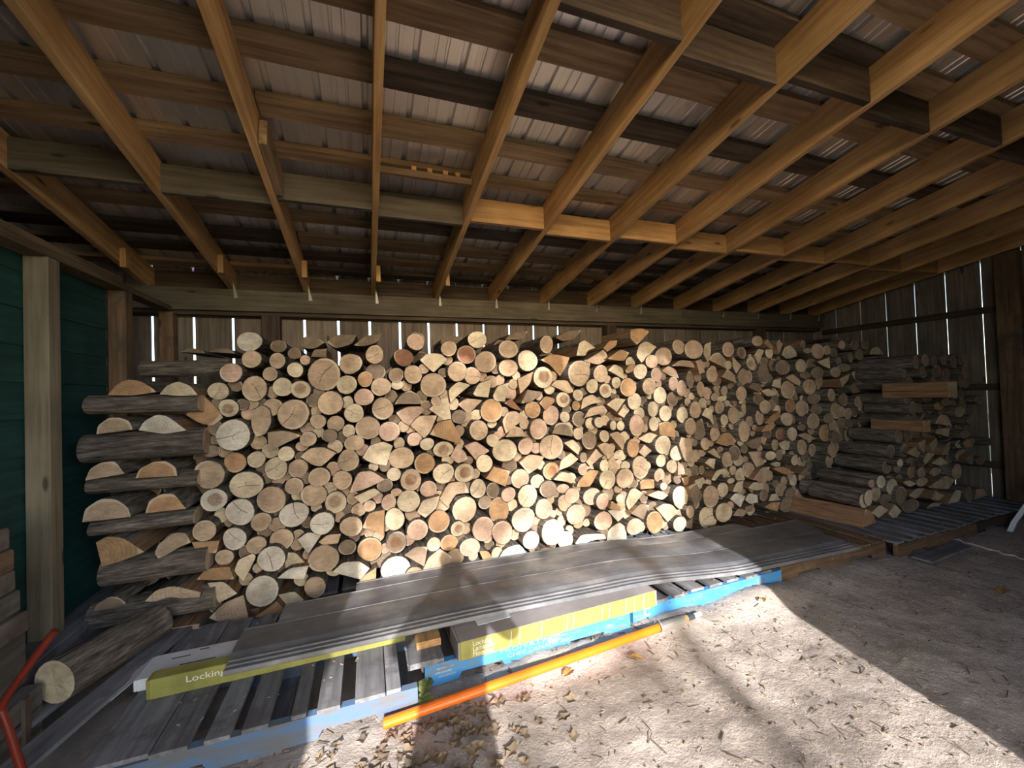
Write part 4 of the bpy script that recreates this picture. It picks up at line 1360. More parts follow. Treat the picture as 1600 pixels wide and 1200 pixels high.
class Heap:
    """many small logs joined into one countless heap"""
    def __init__(s):
        s.v, s.f, s.m, s.uv, s.c = [], [], [], [], []
    def add(s, rec, length, rnd):
        P, c, pith, fl = outline(rec, rnd)
        bv, bf, bm_, fv, ff, uv = log_geo(P, pith, fl, length, rnd)
        col = tone_col(rec[1], rnd)
        for vs, fs, ms, us in ((bv, bf, bm_, None), (fv, ff, None, uv)):
            b = len(s.v)
            s.v += [(q[0] + c[0], q[1] + rec[0], q[2] + c[1]) for q in vs]
            s.uv += us if us else [(0, 0)] * len(vs)
            s.c += [col] * len(vs)
            s.f += [tuple(b + k for k in q) for q in fs]
            s.m += ms if ms else [2] * len(fs)
    def build(s, name):
        o = mesh_obj(name, s.v, s.f, [M['bark'], M['split'], M['cut_many']])
        me = o.data
        me.polygons.foreach_set('material_index', s.m)
        lay = me.uv_layers.new(name='UVMap')
        ca = me.color_attributes.new('tone', 'FLOAT_COLOR', 'POINT')
        for lp in me.loops:
            lay.data[lp.index].uv = s.uv[lp.vertex_index]
        for k, q in enumerate(s.c):
            ca.data[k].color = q
        return o
ORD = ['first', 'second', 'third', 'fourth', 'fifth', 'sixth', 'seventh', 'eighth', 'ninth', 'tenth', 'eleventh', 'twelfth', 'thirteenth', 'fourteenth',
       'fifteenth', 'sixteenth', 'seventeenth', 'eighteenth', 'nineteenth']
def ordw(n):
    if n < 19:
        return ORD[n]
    tens = {2: 'twent', 3: 'thirt', 4: 'fort', 5: 'fift'}
    t, u = divmod(n + 1, 10)
    return tens[t] + 'ieth' if u == 0 else tens[t] + 'y-' + ORD[u - 1]
def centre(rec):
    if rec[3] == 'r':
        return rec[4], rec[5]
    return sum(q[0] for q in rec[4]) / len(rec[4]), sum(q[1] for q in rec[4]) / len(rec[4])
def describe(rec):
    w_ = TWORD[rec[1][0]]
    if rec[3] == 'r':
        rr = (rec[6] + rec[7]) / 2
        sz = 'small' if rr < .058 else ('thick' if rr > .085 else '')
        return ' '.join(x for x in (sz, w_, 'round log') if x) + (' with dark heart' if 'h' in rec[1] else (' with cracks' if 'c' in rec[1] else ''))
    return w_ + ' split log'
def courses(recs, where, group, step, length, zbase=.14):
    """labels by course (counted upwards from the pallets) and place from the left"""
    rows = {}
    for r in recs:
        x, zz = centre(r)
        rows.setdefault(max(0, int((zz - zbase) / step)), []).append((x, r))
    out = []
    for k, lst in rows.items():
        lst.sort(key=lambda q: q[0])
        for i, (x, r) in enumerate(lst):
            out.append((r, '%s, %s from left in %s %s' % (describe(r), ordw(i), ordw(k), where), group, length))
    return out
ALL = courses(LOGS_MAIN, 'course up', 'logs of the long main pile', .145, .50)
ALL += courses(LOGS_RIGHT, 'course of right-hand stack', 'logs of the right-hand stack', .15, .50)
ALL += courses(LOGS_CRIB, 'tier of left corner crib', 'logs of the left corner crib', .2, .50)
ALL += courses(LOGS_BACK, 'tier of rear row', 'logs of the rear row', .25, .46, 1.0)
ALL.sort(key=lambda q: -q[0][2])
KEEP = 288
lr = random.Random(3)
for rec, lab, grp, L in ALL[:KEEP]:
    make_log(rec, lab, grp, L * lr.uniform(.92, 1.04), lr)
heap = Heap()
for rec, lab, grp, L in ALL[KEEP:]:
    heap.add(rec, L * lr.uniform(.92, 1.04), lr)
def top_at(x):
    zs = [centre(r)[1] for r in LOGS_MAIN if abs(centre(r)[0] - x) < .3]
    return (sorted(zs)[-2] if len(zs) > 2 else 1.4)
# short ends wedged into the gaps of the main face, set back a little
occ = []
for rec in LOGS_MAIN + LOGS_CRIB:
    if rec[3] == 'r':
        occ.append((rec[4], rec[5], (rec[6] + rec[7]) / 2))
    else:
        q = rec[4]
        cx_, cz_ = centre(rec)
        occ.append((cx_, cz_, .62 * max(math.hypot(p[0] - cx_, p[1] - cz_) for p in q)))
        for i in range(len(q)):
            mx, mz = (q[i][0] + cx_) / 2, (q[i][1] + cz_) / 2
            occ.append((mx, mz, .3 * math.hypot(q[i][0] - cx_, q[i][1] - cz_)))
for _ in range(9000):
    x, zz = lr.uniform(-.95, 4.6), lr.uniform(.19, 1.86)
    d_ = min(math.hypot(x - o_[0], zz - o_[1]) - o_[2] for o_ in occ)
    if d_ > .014 and zz < top_at(x) - .12:
        r_ = min(.065, d_ + .022)
        occ.append((x, zz, r_))
        if zz - r_ > .142:
            heap.add((3.11 + lr.uniform(-.02, .04), lr.choice('ttdpdk'), 0, 'r', x, zz, r_ * lr.uniform(.9, 1.1), r_ * lr.uniform(.9, 1.1)), .44, lr)
# rows behind the visible faces: profile of the pile top from the front logs
def ledge(x):
    if x < -.95:
        return 1.55
    if x > 5.2:
        return 1.75
    return top_at(x) - .03
for row, y in ((0, 3.62), (1, 4.10)):
    zz, k = .215, 0
    while zz < 2.05:
        x = -1.5 + (.075 if k % 2 else 0) + (0 if row == 0 else .04)
        while x < 6.35:
            if zz < ledge(x) and (row == 0 or k < 30):
                r_ = lr.uniform(.062, .082)
                L_ = .46 if row == 0 else .14
                heap.add((y + lr.uniform(-.03, .03), lr.choice('tpdd'), 0, 'r', x, zz, r_, r_), L_, lr)
            x += .15
        zz += .132
        k += 1
# logs seen from the side at the left flank of the right stack
k = 0
for zz in [.22, .35, .48, .61, .74, .87, 1.0, 1.13, 1.26]:
    for j in range(9 if zz > .5 else 8):
        x = 4.52 + (zz - .2) * .42 + j * .15 + (.07 if k % 2 else 0)
        if x < 6.45:
            heap.add((3.06 + lr.uniform(-.04, .03), lr.choice('td'), 0, 'r', x + lr.uniform(-.03, .03), zz + lr.uniform(-.02, .02), lr.uniform(.055, .08), lr.uniform(.055, .08)), .5, lr)
    k += 1
for zz, x0, n_ in ((1.3, 5.35, 7), (1.43, 5.4, 7), (1.55, 5.3, 7), (1.67, 5.35, 7)):
    for j in range(n_):
        heap.add((2.58 + lr.uniform(-.05, .05), 'd', 0, 'r', x0 + j * .15 + lr.uniform(-.04, .04), zz + lr.uniform(-.02, .02), lr.uniform(.05, .085), lr.uniform(.05, .08)), .5, lr)
for zz, x0 in ((.29, 4.62), (.45, 4.8), (.6, 4.95), (.75, 5.05), (.9, 5.15), (1.05, 5.3), (1.18, 5.4)):
    for j in range(8):
        if x0 + j * .15 < 6.35:
            heap.add((2.62 + lr.uniform(-.02, .02), 'd', 0, 'r', x0 + j * .15, zz, .07, .07), .42, lr)
# filler low in the left crib and between crib and pile
for zz in (.22, .4, .58, .76, .94, 1.12, 1.3, 1.45):
    for x in (-1.36, -1.2, -1.03):
        heap.add((3.30 + lr.uniform(-.02, .02), 'd', 0, 'r', x, zz, .075, .075), .3, lr)
ho = heap.build('firewood_rows')
tag(ho, 'smaller and deeper firewood logs filling the rows of the pile', 'firewood', None, 'stuff')
# cross-laid logs of the left crib: half-round, bark outwards
CROSS = [(-1.513, -.974, 1.486, .10, 'thin bark-covered log laid crosswise under the top two half logs'),
         (-1.536, -.954, 1.243, .15, 'thick bark-covered half log laid crosswise at middle of left crib'),
         (-1.511, -.982, 1.025, .095, 'bark-covered log laid crosswise below the thick half log, left crib'),
         (-1.507, -1.01, .79, .088, 'thin bark-covered log laid crosswise in the lower left crib'),
         (-1.468, -.95, .515, .14, 'frayed bark-covered log laid crosswise above the lowest tier, left crib'),
         (-1.519, -.914, .275, .135, 'lowest bark-covered log laid crosswise in the left crib')]
for x0, x1, zz, h, lab in CROSS:
    n, P = 14, []
    h *= 1.3
    for k in range(n):
        a = 2 * PI * k / n
        P.append((.085 * math.cos(a), h / 2 * (math.sin(a) if math.sin(a) > 0 else math.sin(a) * .75)))
    bv, bf, bm_, fv, ff, uv = log_geo(P, (0, 0), [False] * n, x1 - x0, lr)
    o = mesh_obj('firewood_log', bv, bf, [M['bark'], M['split']])
    o.data.polygons.foreach_set('material_index', bm_)
    o.location = (x1, 2.97 + .09, zz)
    o.rotation_euler = (0, 0, PI / 2 + lr.uniform(-.03, .03))
    tag(o, lab, 'log', 'crosswise logs of the left corner crib')
    f = link(bpy.data.objects.new('cut_face', face_mesh(fv, ff, uv, M['cut'])), o)
    f.color = tone_col('t', lr)
# a crosswise log in the rear row, left
o = None
P = [(.08 * math.cos(2 * PI * k / 14), .062 * math.sin(2 * PI * k / 14)) for k in range(14)]
bv, bf, bm_, fv, ff, uv = log_geo(P, (0, 0), [False] * 14, .52, lr)
o = mesh_obj('firewood_log', bv, bf, [M['bark'], M['split']])
o.data.polygons.foreach_set('material_index', bm_)
o.location = (-.95, 3.55, 1.745)
o.rotation_euler = (0, 0, PI / 2)
tag(o, 'dark log laid crosswise behind the top left half logs', 'log', 'crosswise logs of the left corner crib')
f = link(bpy.data.objects.new('cut_face', face_mesh(fv, ff, uv, M['cut'])), o)
f.color = tone_col('d', lr)
# loose thick log on the floor at lower left
rec = (2.44, 'p', 0, 'r', -1.35, .265, .1, .098)
o = make_log(rec, 'thick bark-covered log lying alone in front of the left crib', None, .50, lr, rz=-.38)
# split pieces on the flank of the right stack
def wedge(name_pts, y, length, label, tone, rz=0.0, rx=0.0):
    o = make_log((y, tone, 0, 'p', name_pts), label, 'logs of the right-hand stack', length, lr, rz=rz)
    o.rotation_euler[0] = rx
    o.data.polygons.foreach_set('material_index', [1] * len(o.data.polygons))
    return o
wedge([(5.27, 1.30), (5.42, 1.29), (5.42, 1.45), (5.27, 1.45)], 2.27, .53, 'clean-split tan billet lying near the top of the right stack', 't')
wedge([(5.11, .965), (5.24, .96), (5.24, 1.07), (5.11, 1.075)], 2.40, .44, 'slim split tan billet showing its side midway up the right stack', 'o')
wedge([(4.2, .15), (4.48, .15), (4.40, .27), (4.28, .31)], 2.46, .62, 'big three-cornered split log lying at the foot of the right stack', 'o', rz=.12)
o = make_log((2.50, 'p', 0, 'r', 4.42, .385, .07, .075), 'bark-covered round log lying on the big split log at right', 'logs of the right-hand stack', .58, lr, rz=.05)

# ------------------------------------------------------------------ long grey panels on the pallets
def panel_run(label, x0, x1, yf0, yf1, width, z0, z1, ribs, skew=0.0):
    cross = []
    if ribs:
        cross += [(0, -.012), (.004, .004), (.018, .004), (.022, -.006), (.034, -.006), (.038, .006), (.052, .006), (.056, -.004), (.070, -.004), (.074, .008), (.088, .008), (.092, .002)]
    else:
        cross += [(0, -.004), (.006, .004), (.016, .004), (.02, 0)]
    k = cross[-1][0]
    while k < width - .03:
        k += .04
        cross.append((k, .004 + .012 * math.sin(PI * min(1, (k / width)))))
    cross += [(width - .018, .002), (width - .014, .008), (width - .004, .008), (width, -.004)]
    N_ = 60
    vs, fs = [], []
    for i in range(N_ + 1):
        t = i / N_
        x = x0 + (x1 - x0) * t
        yf = yf0 + (yf1 - yf0) * t
        e = max(0, min(1, (x - 1.5) / 1.1)); e = e * e * (3 - 2 * e)
        zb = z0 + (z1 - z0) * e + .004 * math.sin(x * 3.1)
        cx_ = (1 + skew * t)
        for (cy_, cz_) in cross:
            vs.append((x + skew * (cy_ / width) * (1 if t > .98 else 0), yf + cy_, zb + cz_))
    c = len(cross)
    b = len(vs)
    vs += [(v[0], v[1], v[2] - .005) for v in vs]
    for i in range(N_):
        for k in range(c - 1):
            q = (i * c + k, (i + 1) * c + k, (i + 1) * c + k + 1, i * c + k + 1)
            fs.append(q)
            fs.append(tuple(reversed([b + s for s in q])))
    for k in range(c - 1):
        fs.append((k, k + 1, b + k + 1, b + k))
        e = N_ * c
        fs.append((e + k + 1, e + k, b + e + k, b + e + k + 1))
    for i in range(N_):
        fs.append((i * c, b + i * c, b + (i + 1) * c, (i + 1) * c))
        fs.append((i * c + c - 1, (i + 1) * c + c - 1, b + (i + 1) * c + c - 1, b + i * c + c - 1))
    o = mesh_obj('long_panel', vs, fs, M['panel'], smooth=False)
    tag(o, label, 'panel', 'long grey panels on the pallets')
    return o
panel_run('long grey panel with ribbed front edge lying across the pallets', -.655, 3.66, 2.235, 2.14, .37, .258, .176, True)
panel_run('long dusty grey panel behind the ribbed one, middle of three', -.50, 3.74, 2.50, 2.47, .34, .243, .166, False, .12)
panel_run('rearmost long grey panel, against the foot of the firewood', -.10, 3.30, 2.76, 2.74, .25, .225, .156, False)

# ------------------------------------------------------------------ flooring cartons
def carton(name, label, x0, x1, y0, y1, z0, z1, mat, endmat=None, group='flooring cartons under the long grey panels'):
    t = empty(name, ((x0 + x1) / 2, y0, z0))
    tag(t, label, 'carton', group)
    L, D, H = x1 - x0, y1 - y0, z1 - z0
    box('carton_body', -L / 2 + .012, L / 2 - .012, 0, D, 0, H, M[mat], t, .003)
    for s in (-1, 1):
        box('end_flap', min(s * L / 2, s * (L / 2 - .0115)), max(s * L / 2, s * (L / 2 - .0115)), .002, D - .002, .001, H - .001, M[endmat or mat], t, .002)
    return t, L, D, H
t, L, D, H = carton('flooring_carton', 'yellow-green flooring carton with end flap, behind the blue stencilled pallet', .40, 1.66, 2.08, 2.27, .1425, .236, 'carton_yellow', 'carton_end')
t.rotation_euler[2] = .035
box('wrapped_top', -L / 2 + .013, L / 2 - .013, .002, D - .002, H, H + .0012, M['carton_end'], t)
for k, s in enumerate(('Locking', 'Laminate', 'Flooring')):
    text('lettering', s, .033, M['ink_white'], t, (-L / 2 + .075, -.0012, .062 - k * .0265), (PI / 2, 0, 0))
box('printed_panel', -L / 2 + .016, -L / 2 + .068, -.0009, 0, .006, H - .006, M['carton_yellow'], t)
for q in (.28, .33, .46, .62, .66, .85, .9, 1.02, 1.08, 1.15):
    vs = [(-L / 2 + q, -.0013, .008), (-L / 2 + q + .004, -.0013, .008), (-L / 2 + q + .013, -.0013, .085), (-L / 2 + q + .010, -.0013, .085)]
    mesh_obj('wrap_crease', vs, [(0, 1, 2, 3)], M['carton_white'], t)
t, L, D, H = carton('flooring_carton', 'yellow-green flooring carton poking out at the panels left end', -.985, .26, 2.345, 2.42, .1425, .232, 'carton_yellow')
text('lettering', 'Locking Laminate', .040, M['ink_white'], t, (-L / 2 + .15, -.0012, .045), (PI / 2, 0, 0), width=.36)
t, L, D, H = carton('flooring_carton', 'white carton with small black print beside the left yellow carton', -1.07, .15, 2.435, 2.63, .1425, .196, 'carton_white')
for (a, b, c_, d_) in ((.10, .18, .13, .137), (.21, .25, .165, .173), (.07, .10, .035, .05), (.16, .31, .055, .062)):
    box('print_mark', -L / 2 + a, -L / 2 + b, c_, d_, H, H + .0008, M['ink_black'], t)
mesh_obj('open_flap', [(-L / 2 - .07, -.03, .004), (-L / 2, 0, H - .002), (-L / 2, D, H - .002), (-L / 2 - .06, D - .05, .02),
                       (-L / 2 - .07, -.03, .002), (-L / 2, 0, H - .004), (-L / 2, D, H - .004), (-L / 2 - .06, D - .05, .018)],
         [(0, 1, 2, 3), (7, 6, 5, 4), (0, 4, 5, 1), (1, 5, 6, 2), (2, 6, 7, 3), (3, 7, 4, 0)], M['carton_white'], t)
# a few loose laminate planks between the cartons
for k in range(4):
    o = box('laminate_plank', .21, .335, 2.19, 2.50, .172 + k * .0092, .180 + k * .0092, M['pine_y'])
    tag(o, ['bottom', 'second', 'third', 'top'][k] + ' tan laminate plank of the small stack left of the carton', 'plank', 'laminate planks')
o = box('support_board', .165, .30, 2.085, 2.62, .1422, .170, M['grey_y'], None, .002)
tag(o, 'short grey board lying across the blue pallet left of carton', 'board')
o = box('paper_sheet', .53, .72, 2.165, 2.26, .2425, .2445, M['carton_white'])
o.rotation_euler[2] = .05
tag(o, 'white sheet on top of the yellow carton with wording', 'sheet')

# ------------------------------------------------------------------ orange pole
t = empty('pruning_pole', (.03, 1.93, .045))
tag(t, 'long orange fibreglass pole with grey end lying on the dirt', 'pole')
d = Vector((1.575, .10, .012))
tube('shaft', [(0, 0, 0), d * .5, d], .0225, M['orange'], t, 14)
d2 = d.normalized()
tube('ferrule', [d, d + d2 * .10, d + d2 * .2], [.025, .025, .022], M['steel'], t, 12)
tube('collar', [d + d2 * .2, d + d2 * .225], .020, M['pine_x'], t, 12)
tube('grip', [d + d2 * .225, d + d2 * .28], .018, M['rubber'], t, 12)
tube('tip', [d + d2 * .28, d + d2 * .34], .013, M['white_plastic'], t, 12)
ring = []
for k in range(15):
    a = 2 * PI * k / 15 * .92
    ring.append(d + Vector((0.0, .034 * math.cos(a), .012 + .034 * math.sin(a))))
tube('wire_ring', ring, .003, M['steel'], t, 6)

# ------------------------------------------------------------------ lower-left clutter
t = empty('red_tube_frame', (-1.15, 2.0, 0))
tag(t, 'bent dark red tube frame standing at the lower left edge', 'tube frame')
tube('bent_tube', [(.03, .02, .66), (-.02, .01, .58), (-.085, 0, .475), (-.10, 0, .43), (-.085, 0, .37), (-.05, 0, .21), (-.01, 0, .02)], .0125, M['red'], t, 12)
tube('end_plug', [(.03, .02, .66), (.035, .021, .668)], .0128, M['red'], t, 12)
o = box('old_timber', -1.66, -1.43, 1.9, 2.42, .30, .548, M['old_y'], None, .006)
tag(o, 'broad old grey timber carrying the weathered blocks by the green wall', 'timber')
z = .55
for k, (dx, h, mt, lab) in enumerate(((.02, .085, 'concrete', 'lowest weathered block, pale and chipped, by the green wall'), (.0, .09, 'old_y', 'second weathered block up, brownish, by the green wall'),
                                      (-.015, .085, 'concrete', 'third weathered block up, whitish, by the green wall'), (-.02, .09, 'brown_y', 'fourth weathered block up, brown, by the green wall'),
                                      (-.03, .09, 'concrete', 'topmost weathered block of the stack by the green wall'))):
    o = box('weathered_block', -1.64, -1.405 + dx, 1.95, 2.36, z, z + h, M[mt], None, .006, rot=(0, 0, RND.uniform(-.05, .05)))
    tag(o, lab, 'block', 'weathered blocks by the green wall')
    z += h + .0005
t = empty('plank_crate', (-1.47, 1.9, 0))
tag(t, 'low crate of weathered grey planks at the lower left corner', 'crate')
for k in range(3):
    box('plank', -.03, .09, 0, .52, .012 + k * .093, .10 + k * .093, M['old_y'], t, .002)
box('corner_batten', .091, .105, .40, .43, .01, .29, M['dark_z'], t)
o = box('loose_plank', -1.235, -1.115, 2.05, 3.02, .1425, .163, M['grey_y'], None, .002, rot=(0, 0, -.22))
tag(o, 'loose grey plank slanting beside the thick fallen log', 'plank')
o = box('loose_plank', -1.47, -1.33, 2.1, 2.95, .1425, .165, M['grey_y'], None, .002, rot=(0, 0, -.2))
tag(o, 'grey plank underneath the thick fallen log', 'plank')

# ------------------------------------------------------------------ right side: chair, rope, flat board
t = empty('plastic_chair', (6.115, 1.775, 0), math.radians(8))
tag(t, 'white plastic garden chair, one leg showing at the right edge', 'chair')
for sx, sy in ((-1, 1), (1, 1), (-1, -1), (1, -1)):
    tx, ty = sx * .19, sy * .20
    bx_, by_ = sx * .295, sy * .365 if sy > 0 else sy * .27
    vs = []
    for (cx_, cy_, hw, zz) in ((bx_, by_, .026, .0), (bx_ * .85 + tx * .15, by_ * .85 + ty * .15, .03, .09), (tx, ty, .045, .42)):
        vs += [(cx_ - hw, cy_ - .018, zz), (cx_ + hw, cy_ - .018, zz), (cx_ + hw, cy_ + .018, zz), (cx_ - hw, cy_ + .018, zz)]
    fs = [(3, 2, 1, 0), (8, 9, 10, 11)]
    for i in (0, 4):
        for k in range(4):
            k2 = (k + 1) % 4
            fs.append((i + k, i + k2, i + 4 + k2, i + 4 + k))
    mesh_obj('leg', vs, fs, M['white_plastic'], t)
box('seat', -.22, .22, -.22, .22, .40, .43, M['white_plastic'], t, .01)
box('backrest', -.21, .21, -.27, -.235, .44, .82, M['white_plastic'], t, .01)
for sx in (-1, 1):
    box('armrest', sx * .25 - .03, sx * .25 + .03, -.25, .15, .62, .645, M['white_plastic'], t, .006)
    box('arm_post', sx * .25 - .02, sx * .25 + .02, .10, .14, .42, .62, M['white_plastic'], t)
rp = [(5.04, 2.26, .13), (5.03, 2.20, .02)]
for k in range(18):
    q = k / 17
    rp.append((5.02 - .1 * q + .012 * math.sin(k * 1.7), 2.17 - .55 * q, .012 + .006 * math.sin(k * 2.3)))
tag(tube('rope', rp, .0065, M['rope'], None, 7), 'thin white rope trailing from the pallet across the dirt', 'rope')
o = box('flat_board', 4.2, 4.88, 1.98, 2.11, .012, .03, M['grey_x'], None, .002, rot=(0, 0, .06))
tag(o, 'flat grey board lying on the dirt before the right pallet', 'board')

# ------------------------------------------------------------------ leaves, grass, chips
def leaf(label, x, y, zz, size, mat, rz):
    vs, fs = [], []
    n = 7
    for i in range(n + 1):
        t_ = i / n
        wd = size * .3 * math.sin(PI * t_) ** .8 * (1 + .12 * (-1) ** i)
        zc = .12 * size * math.sin(PI * t_)
        vs += [(size * (t_ - .5), -wd, zc + .10 * size), (size * (t_ - .5), 0, zc), (size * (t_ - .5), wd, zc + .08 * size)]
    for i in range(n):
        for k in (0, 1):
            a = i * 3 + k
            fs.append((a, a + 3, a + 4, a + 1))
    o = mesh_obj('dry_leaf', vs, fs, M[mat], None, (x, y, zz), (0, 0, rz))
    tag(o, label, 'leaf', 'dry leaves on the dirt')
leaf('curled green-yellow leaf between the two blue pallets', .235, 2.06, .055, .13, 'leaf_green', 1.2)
leaf('yellowish leaf below the orange pole near the pallet gap', .22, 2.0, .03, .12, 'leaf_green', 2.0)
leaf('brown leaf beside the middle of the orange pole', .95, 1.93, .02, .08, 'leaf_brown', .4)
leaf('tan leaf on the sunny dirt below the pole tip', 1.35, 1.9, .02, .07, 'leaf_brown', 2.4)
leaf('yellow leaf on sunny dirt near the blue pallet corner', 2.42, 2.0, .07, .06, 'leaf_brown', .9)
leaf('dry brown leaf lying alone on the shaded dirt at right', 4.05, 1.52, .015, .12, 'leaf_brown', .3)
gr = random.Random(9)
vs, fs = [], []
for (cx_, cy_, n_, s_) in ((2.72, 1.42, 60, .11), (2.62, 1.78, 16, .06), (2.80, 1.36, 40, .1)):
    for k in range(n_):
        x, y = gr.gauss(cx_, s_ * .6), gr.gauss(cy_, s_ * .5)
        a, h = gr.uniform(0, 6.28), gr.uniform(.015, .04)
        b = len(vs)
        vs += [(x - .0015 * math.cos(a), y - .0015 * math.sin(a), .0), (x + .0015 * math.cos(a), y + .0015 * math.sin(a), .0), (x + h * .6 * math.sin(a), y + h * .6 * math.cos(a), ground_z(x, y) + h)]
        fs.append((b, b + 1, b + 2))
tag(mesh_obj('grass_tuft', vs, fs, M['grass']), 'sparse green grass blades on the shaded dirt', 'grass', None, 'stuff')
def litter(name, label, cat, mat, n_, area, lmin, lmax, wmin, wmax, zf, seed):
    q = random.Random(seed)
    vs, fs = [], []
    for k in range(n_):
        x, y = q.uniform(area[0], area[1]), q.uniform(area[2], area[3])
        zz = zf(x, y)
        if zz is None:
            continue
        a = q.uniform(0, 6.28)
        l, wd, th = q.uniform(lmin, lmax), q.uniform(wmin, wmax), q.uniform(.001, .004)
        ca, sa = math.cos(a), math.sin(a)
        tl = q.uniform(-.15, .25) * l
        b = len(vs)
        for dz in (0, th):
            for (u_, v_) in ((-l, -wd), (l, -wd), (l, wd), (-l, wd)):
                vs.append((x + (u_ * ca - v_ * sa) / 2, y + (u_ * sa + v_ * ca) / 2, zz + dz + (tl if u_ > 0 else 0) + .002))
        fs += [(b + 3, b + 2, b + 1, b), (b + 4, b + 5, b + 6, b + 7), (b, b + 1, b + 5, b + 4), (b + 1, b + 2, b + 6, b + 5), (b + 2, b + 3, b + 7, b + 6), (b + 3, b, b + 4, b + 7)]
    o = mesh_obj(name, vs, fs, M[mat])
    tag(o, label, cat, None, 'stuff')
lq = random.Random(77)
vs, fs = [], []
for k in range(130):
    x, y = (lq.gauss(.2, .28), lq.gauss(1.72, .13)) if k < 122 else (lq.uniform(-.3, .9), lq.uniform(1.3, 1.95))
    if y > 1.96:
        continue
    s_, a = lq.uniform(.02, .045), lq.uniform(0, 6.28)
    zz = ground_z(x, y) + .006
    b_ = len(vs)
    n_ = 9
    vs.append((x, y, zz))
    for i in range(n_):
        q = a + 2 * PI * i / n_
        rr = s_ * (.55 if i % 2 else 1.0) * (1.0 if i < 6 else .7)
        vs.append((x + rr * math.cos(q), y + rr * math.sin(q), zz + lq.uniform(0, .014)))
    for i in range(n_):
        fs.append((b_, b_ + 1 + i, b_ + 1 + (i + 1) % n_))
tag(mesh_obj('leaf_litter', vs, fs, M['litter']), 'dead crumpled leaves littered on the dirt below the pole', 'leaves', None, 'stuff')
def gz(x, y):
    return ground_z(x, y) if y < 2.2 else None
litter('wood_chips', 'pale wood chips strewn over the dirt', 'chips', 'chips', 1500, (-.9, 6.0, .6, 2.15), .005, .022, .003, .010, gz, 21)
litter('dark_twigs', 'dark twigs and bark crumbs strewn over the dirt', 'twigs', 'straw', 900, (-.9, 6.0, .6, 2.15), .008, .06, .002, .005, gz, 22)
litter('sawdust_crumbs', 'bark crumbs fallen on the pallet boards', 'crumbs', 'chips', 500, (-1.0, 6.0, 2.1, 3.0), .006, .02, .003, .008, lambda x, y: .1405, 23)

# ------------------------------------------------------------------ photographer behind the camera (throws the shadow on the pallets)
person = empty('person', (-.10, -.42, 0), -.15)
tag(person, 'person in dark clothes holding up a phone, throwing the shadow over the pallets', 'person')
J = {'pel': ((0, 0, .95), .15), 'waist': ((0, 0, 1.10), .135), 'chest': ((0, 0, 1.30), .155), 'neck0': ((0, .0, 1.45), .075), 'neck': ((0, .02, 1.53), .058), 'head': ((0, .03, 1.62), .085), 'crown': ((0, .025, 1.72), .078),
     'hl': ((-.1, 0, .88), .10), 'kl': ((-.12, .03, .50), .068), 'al': ((-.13, 0, .09), .045), 'tl': ((-.14, .17, .035), .036),
     'hr': ((.1, 0, .88), .10), 'kr': ((.12, .03, .50), .068), 'ar': ((.13, 0, .09), .045), 'tr': ((.14, .17, .035), .036),
     'sl': ((-.185, 0, 1.41), .066), 'el': ((-.30, .10, 1.20), .046), 'wl': ((-.09, .27, 1.40), .031), 'pl': ((-.075, .30, 1.45), .03),
     'sr': ((.185, 0, 1.41), .066), 'er': ((.34, .10, 1.22), .046), 'wr': ((.17, .27, 1.40), .031), 'pr': ((.15, .30, 1.45), .03)}
ED = [('pel', 'waist'), ('waist', 'chest'), ('chest', 'neck0'), ('neck0', 'neck'), ('neck', 'head'), ('head', 'crown'), ('pel', 'hl'), ('hl', 'kl'), ('kl', 'al'), ('al', 'tl'),
      ('pel', 'hr'), ('hr', 'kr'), ('kr', 'ar'), ('ar', 'tr'), ('chest', 'sl'), ('sl', 'el'), ('el', 'wl'), ('wl', 'pl'), ('chest', 'sr'), ('sr', 'er'), ('er', 'wr'), ('wr', 'pr')]
names = list(J)
FG = []
for side, hand in ((-1, 'pl'), (1, 'pr')):      # four fingers round the phone and a thumb
    hx, hy, hz = J[hand][0]
    for k in range(4):
        FG.append((hand, [(hx - side * .005, hy + .012, hz + .02 - k * .018 + .02), (hx - side * .03, hy + .020, hz + .03 - k * .018 + .015), (hx - side * .05, hy + .012, hz + .032 - k * .018 + .01)], .0085))
    FG.append((hand, [(hx - side * .012, hy - .014, hz + .02), (hx - side * .035, hy - .016, hz + .04)], .0095))
vs = [J[n_][0] for n_ in names]
rad = [J[n_][1] for n_ in names]
es = [(names.index(a), names.index(b)) for a, b in ED]
for hand, pts, rr in FG:
    pv = names.index(hand)
    for p in pts:
        vs.append(p); rad.append(rr)
        es.append((pv, len(vs) - 1)); pv = len(vs) - 1
me = bpy.data.meshes.new('body')
me.from_pydata(vs, es, [])
me.materials.append(M['cloth_dark'])
body = link(bpy.data.objects.new('body', me), person)
md = body.modifiers.new('skin', 'SKIN')
for i, sv_ in enumerate(me.skin_vertices[0].data):
    sv_.radius = (rad[i], rad[i])
    sv_.use_root = (i == 0)
md2 = body.modifiers.new('sub', 'SUBSURF')
md2.levels = 1
md2.render_levels = 1
bm = bmesh.new()
bmesh.ops.create_uvsphere(bm, u_segments=20, v_segments=12, radius=1.0)
for v in bm.verts:
    v.co = Vector((v.co.x * .088, v.co.y * .1 - (.012 if v.co.y < 0 else 0), v.co.z * .075))
    if v.co.z < -.02 and v.co.y > .02:
        v.co.z = -.02
me = bpy.data.meshes.new('hair'); bm.to_mesh(me); bm.free(); me.materials.append(M['dark_x'])
hair = link(bpy.data.objects.new('hair', me), person)
hair.location = (0, .015, 1.715)
o = box('phone', -.115, .055, -.118, -.11, 1.452, 1.532, M['ink_black'])
tag(o, 'black phone held up by the person in the doorway', 'phone')

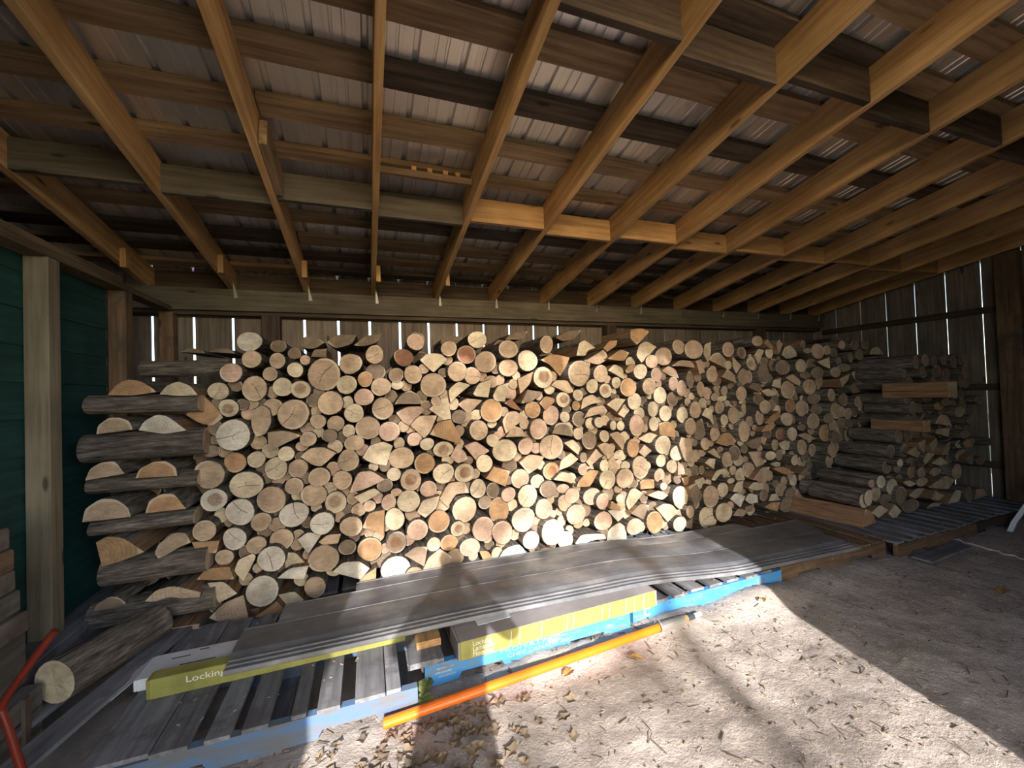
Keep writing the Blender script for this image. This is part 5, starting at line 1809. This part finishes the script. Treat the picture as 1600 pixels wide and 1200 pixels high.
# ------------------------------------------------------------------ tree outside whose leaves dapple the light
tree = empty('tree', (-5.2, -17.0, 0))
tag(tree, 'leafy tree standing outside the doorway, dappling the sunlight', 'tree')
tr = random.Random(17)
tube('trunk', [(0, 0, -.1), (.1, .05, 2.5), (0, 0, 5.2), (.15, .1, 8.2), (.1, 0, 13)], [.30, .25, .2, .15, .06], M['bark'], tree, 10)
vs, fs = [], []
def leaves(c_, n_, sp):
    for k in range(n_):
        p = c_ + Vector((tr.gauss(0, sp), tr.gauss(0, sp), tr.gauss(0, sp * .6)))
        a, b_ = tr.uniform(0, 6.28), tr.uniform(-.9, .9)
        u_ = Vector((math.cos(a), math.sin(a), b_)).normalized() * .085
        v_ = u_.orthogonal().normalized() * .05
        b = len(vs)
        vs.extend([p - u_, p + v_, p + u_, p - v_])
        fs.append((b, b + 1, b + 2, b + 3))
for k in range(26):
    z0_ = 6.6 + 5.6 * k / 25
    a = tr.uniform(-.45, .45) if k % 5 else tr.uniform(2.6, 3.7)
    ln = tr.uniform(3.4, 5.4)
    p0 = Vector((.1, 0, z0_))
    p1 = p0 + Vector((math.cos(a) * ln * .55, math.sin(a) * ln * .4, tr.uniform(.1, .6)))
    p2 = p0 + Vector((math.cos(a) * ln, math.sin(a) * ln * .8, tr.uniform(.2, .9)))
    tube('branch', [p0, p1, p2], [.06, .04, .012], M['bark'], tree, 6)
for k in range(700):                       # leafy sprays through the crown, thinner low down
    x, y = tr.uniform(-.6, 5.4), tr.uniform(-1.4, 1.4)
    zz = tr.uniform(7.2, 12.4)
    f_ = .03 if zz < 8.5 else (.03 + (zz - 8.5) * 1.1 if zz < 9.2 else .8 + (zz - 9.2) * .17)
    if x > 3.1:
        f_ *= .72
    if tr.random() < f_:
        leaves(Vector((x, y, zz)), 15, .3)
for x_, y_, r_, lab in ((-2.05, -17.5, .075, 'slender bare tree trunk outside, nearer the doorway middle'), (-1.45, -15.0, .06, 'thinnest bare tree trunk outside, to the right of the others'), (-2.75, -16.0, .05, 'slim leaning tree trunk outside, close to the leafy tree')):
    o = tube('sapling', [(x_, y_, -.1), (x_ + .06, y_, 3), (x_ - .05, y_ + .1, 6), (x_ + .12, y_, 9.5)], [r_, r_ * .9, r_ * .75, r_ * .4], M['bark'], None, 8)
    tag(o, lab, 'tree', 'slender trees outside the doorway')
lo_ = mesh_obj('foliage', vs, fs, M['foliage'], tree)
lo_['kind'] = 'stuff'
bpy.context.view_layer.update()
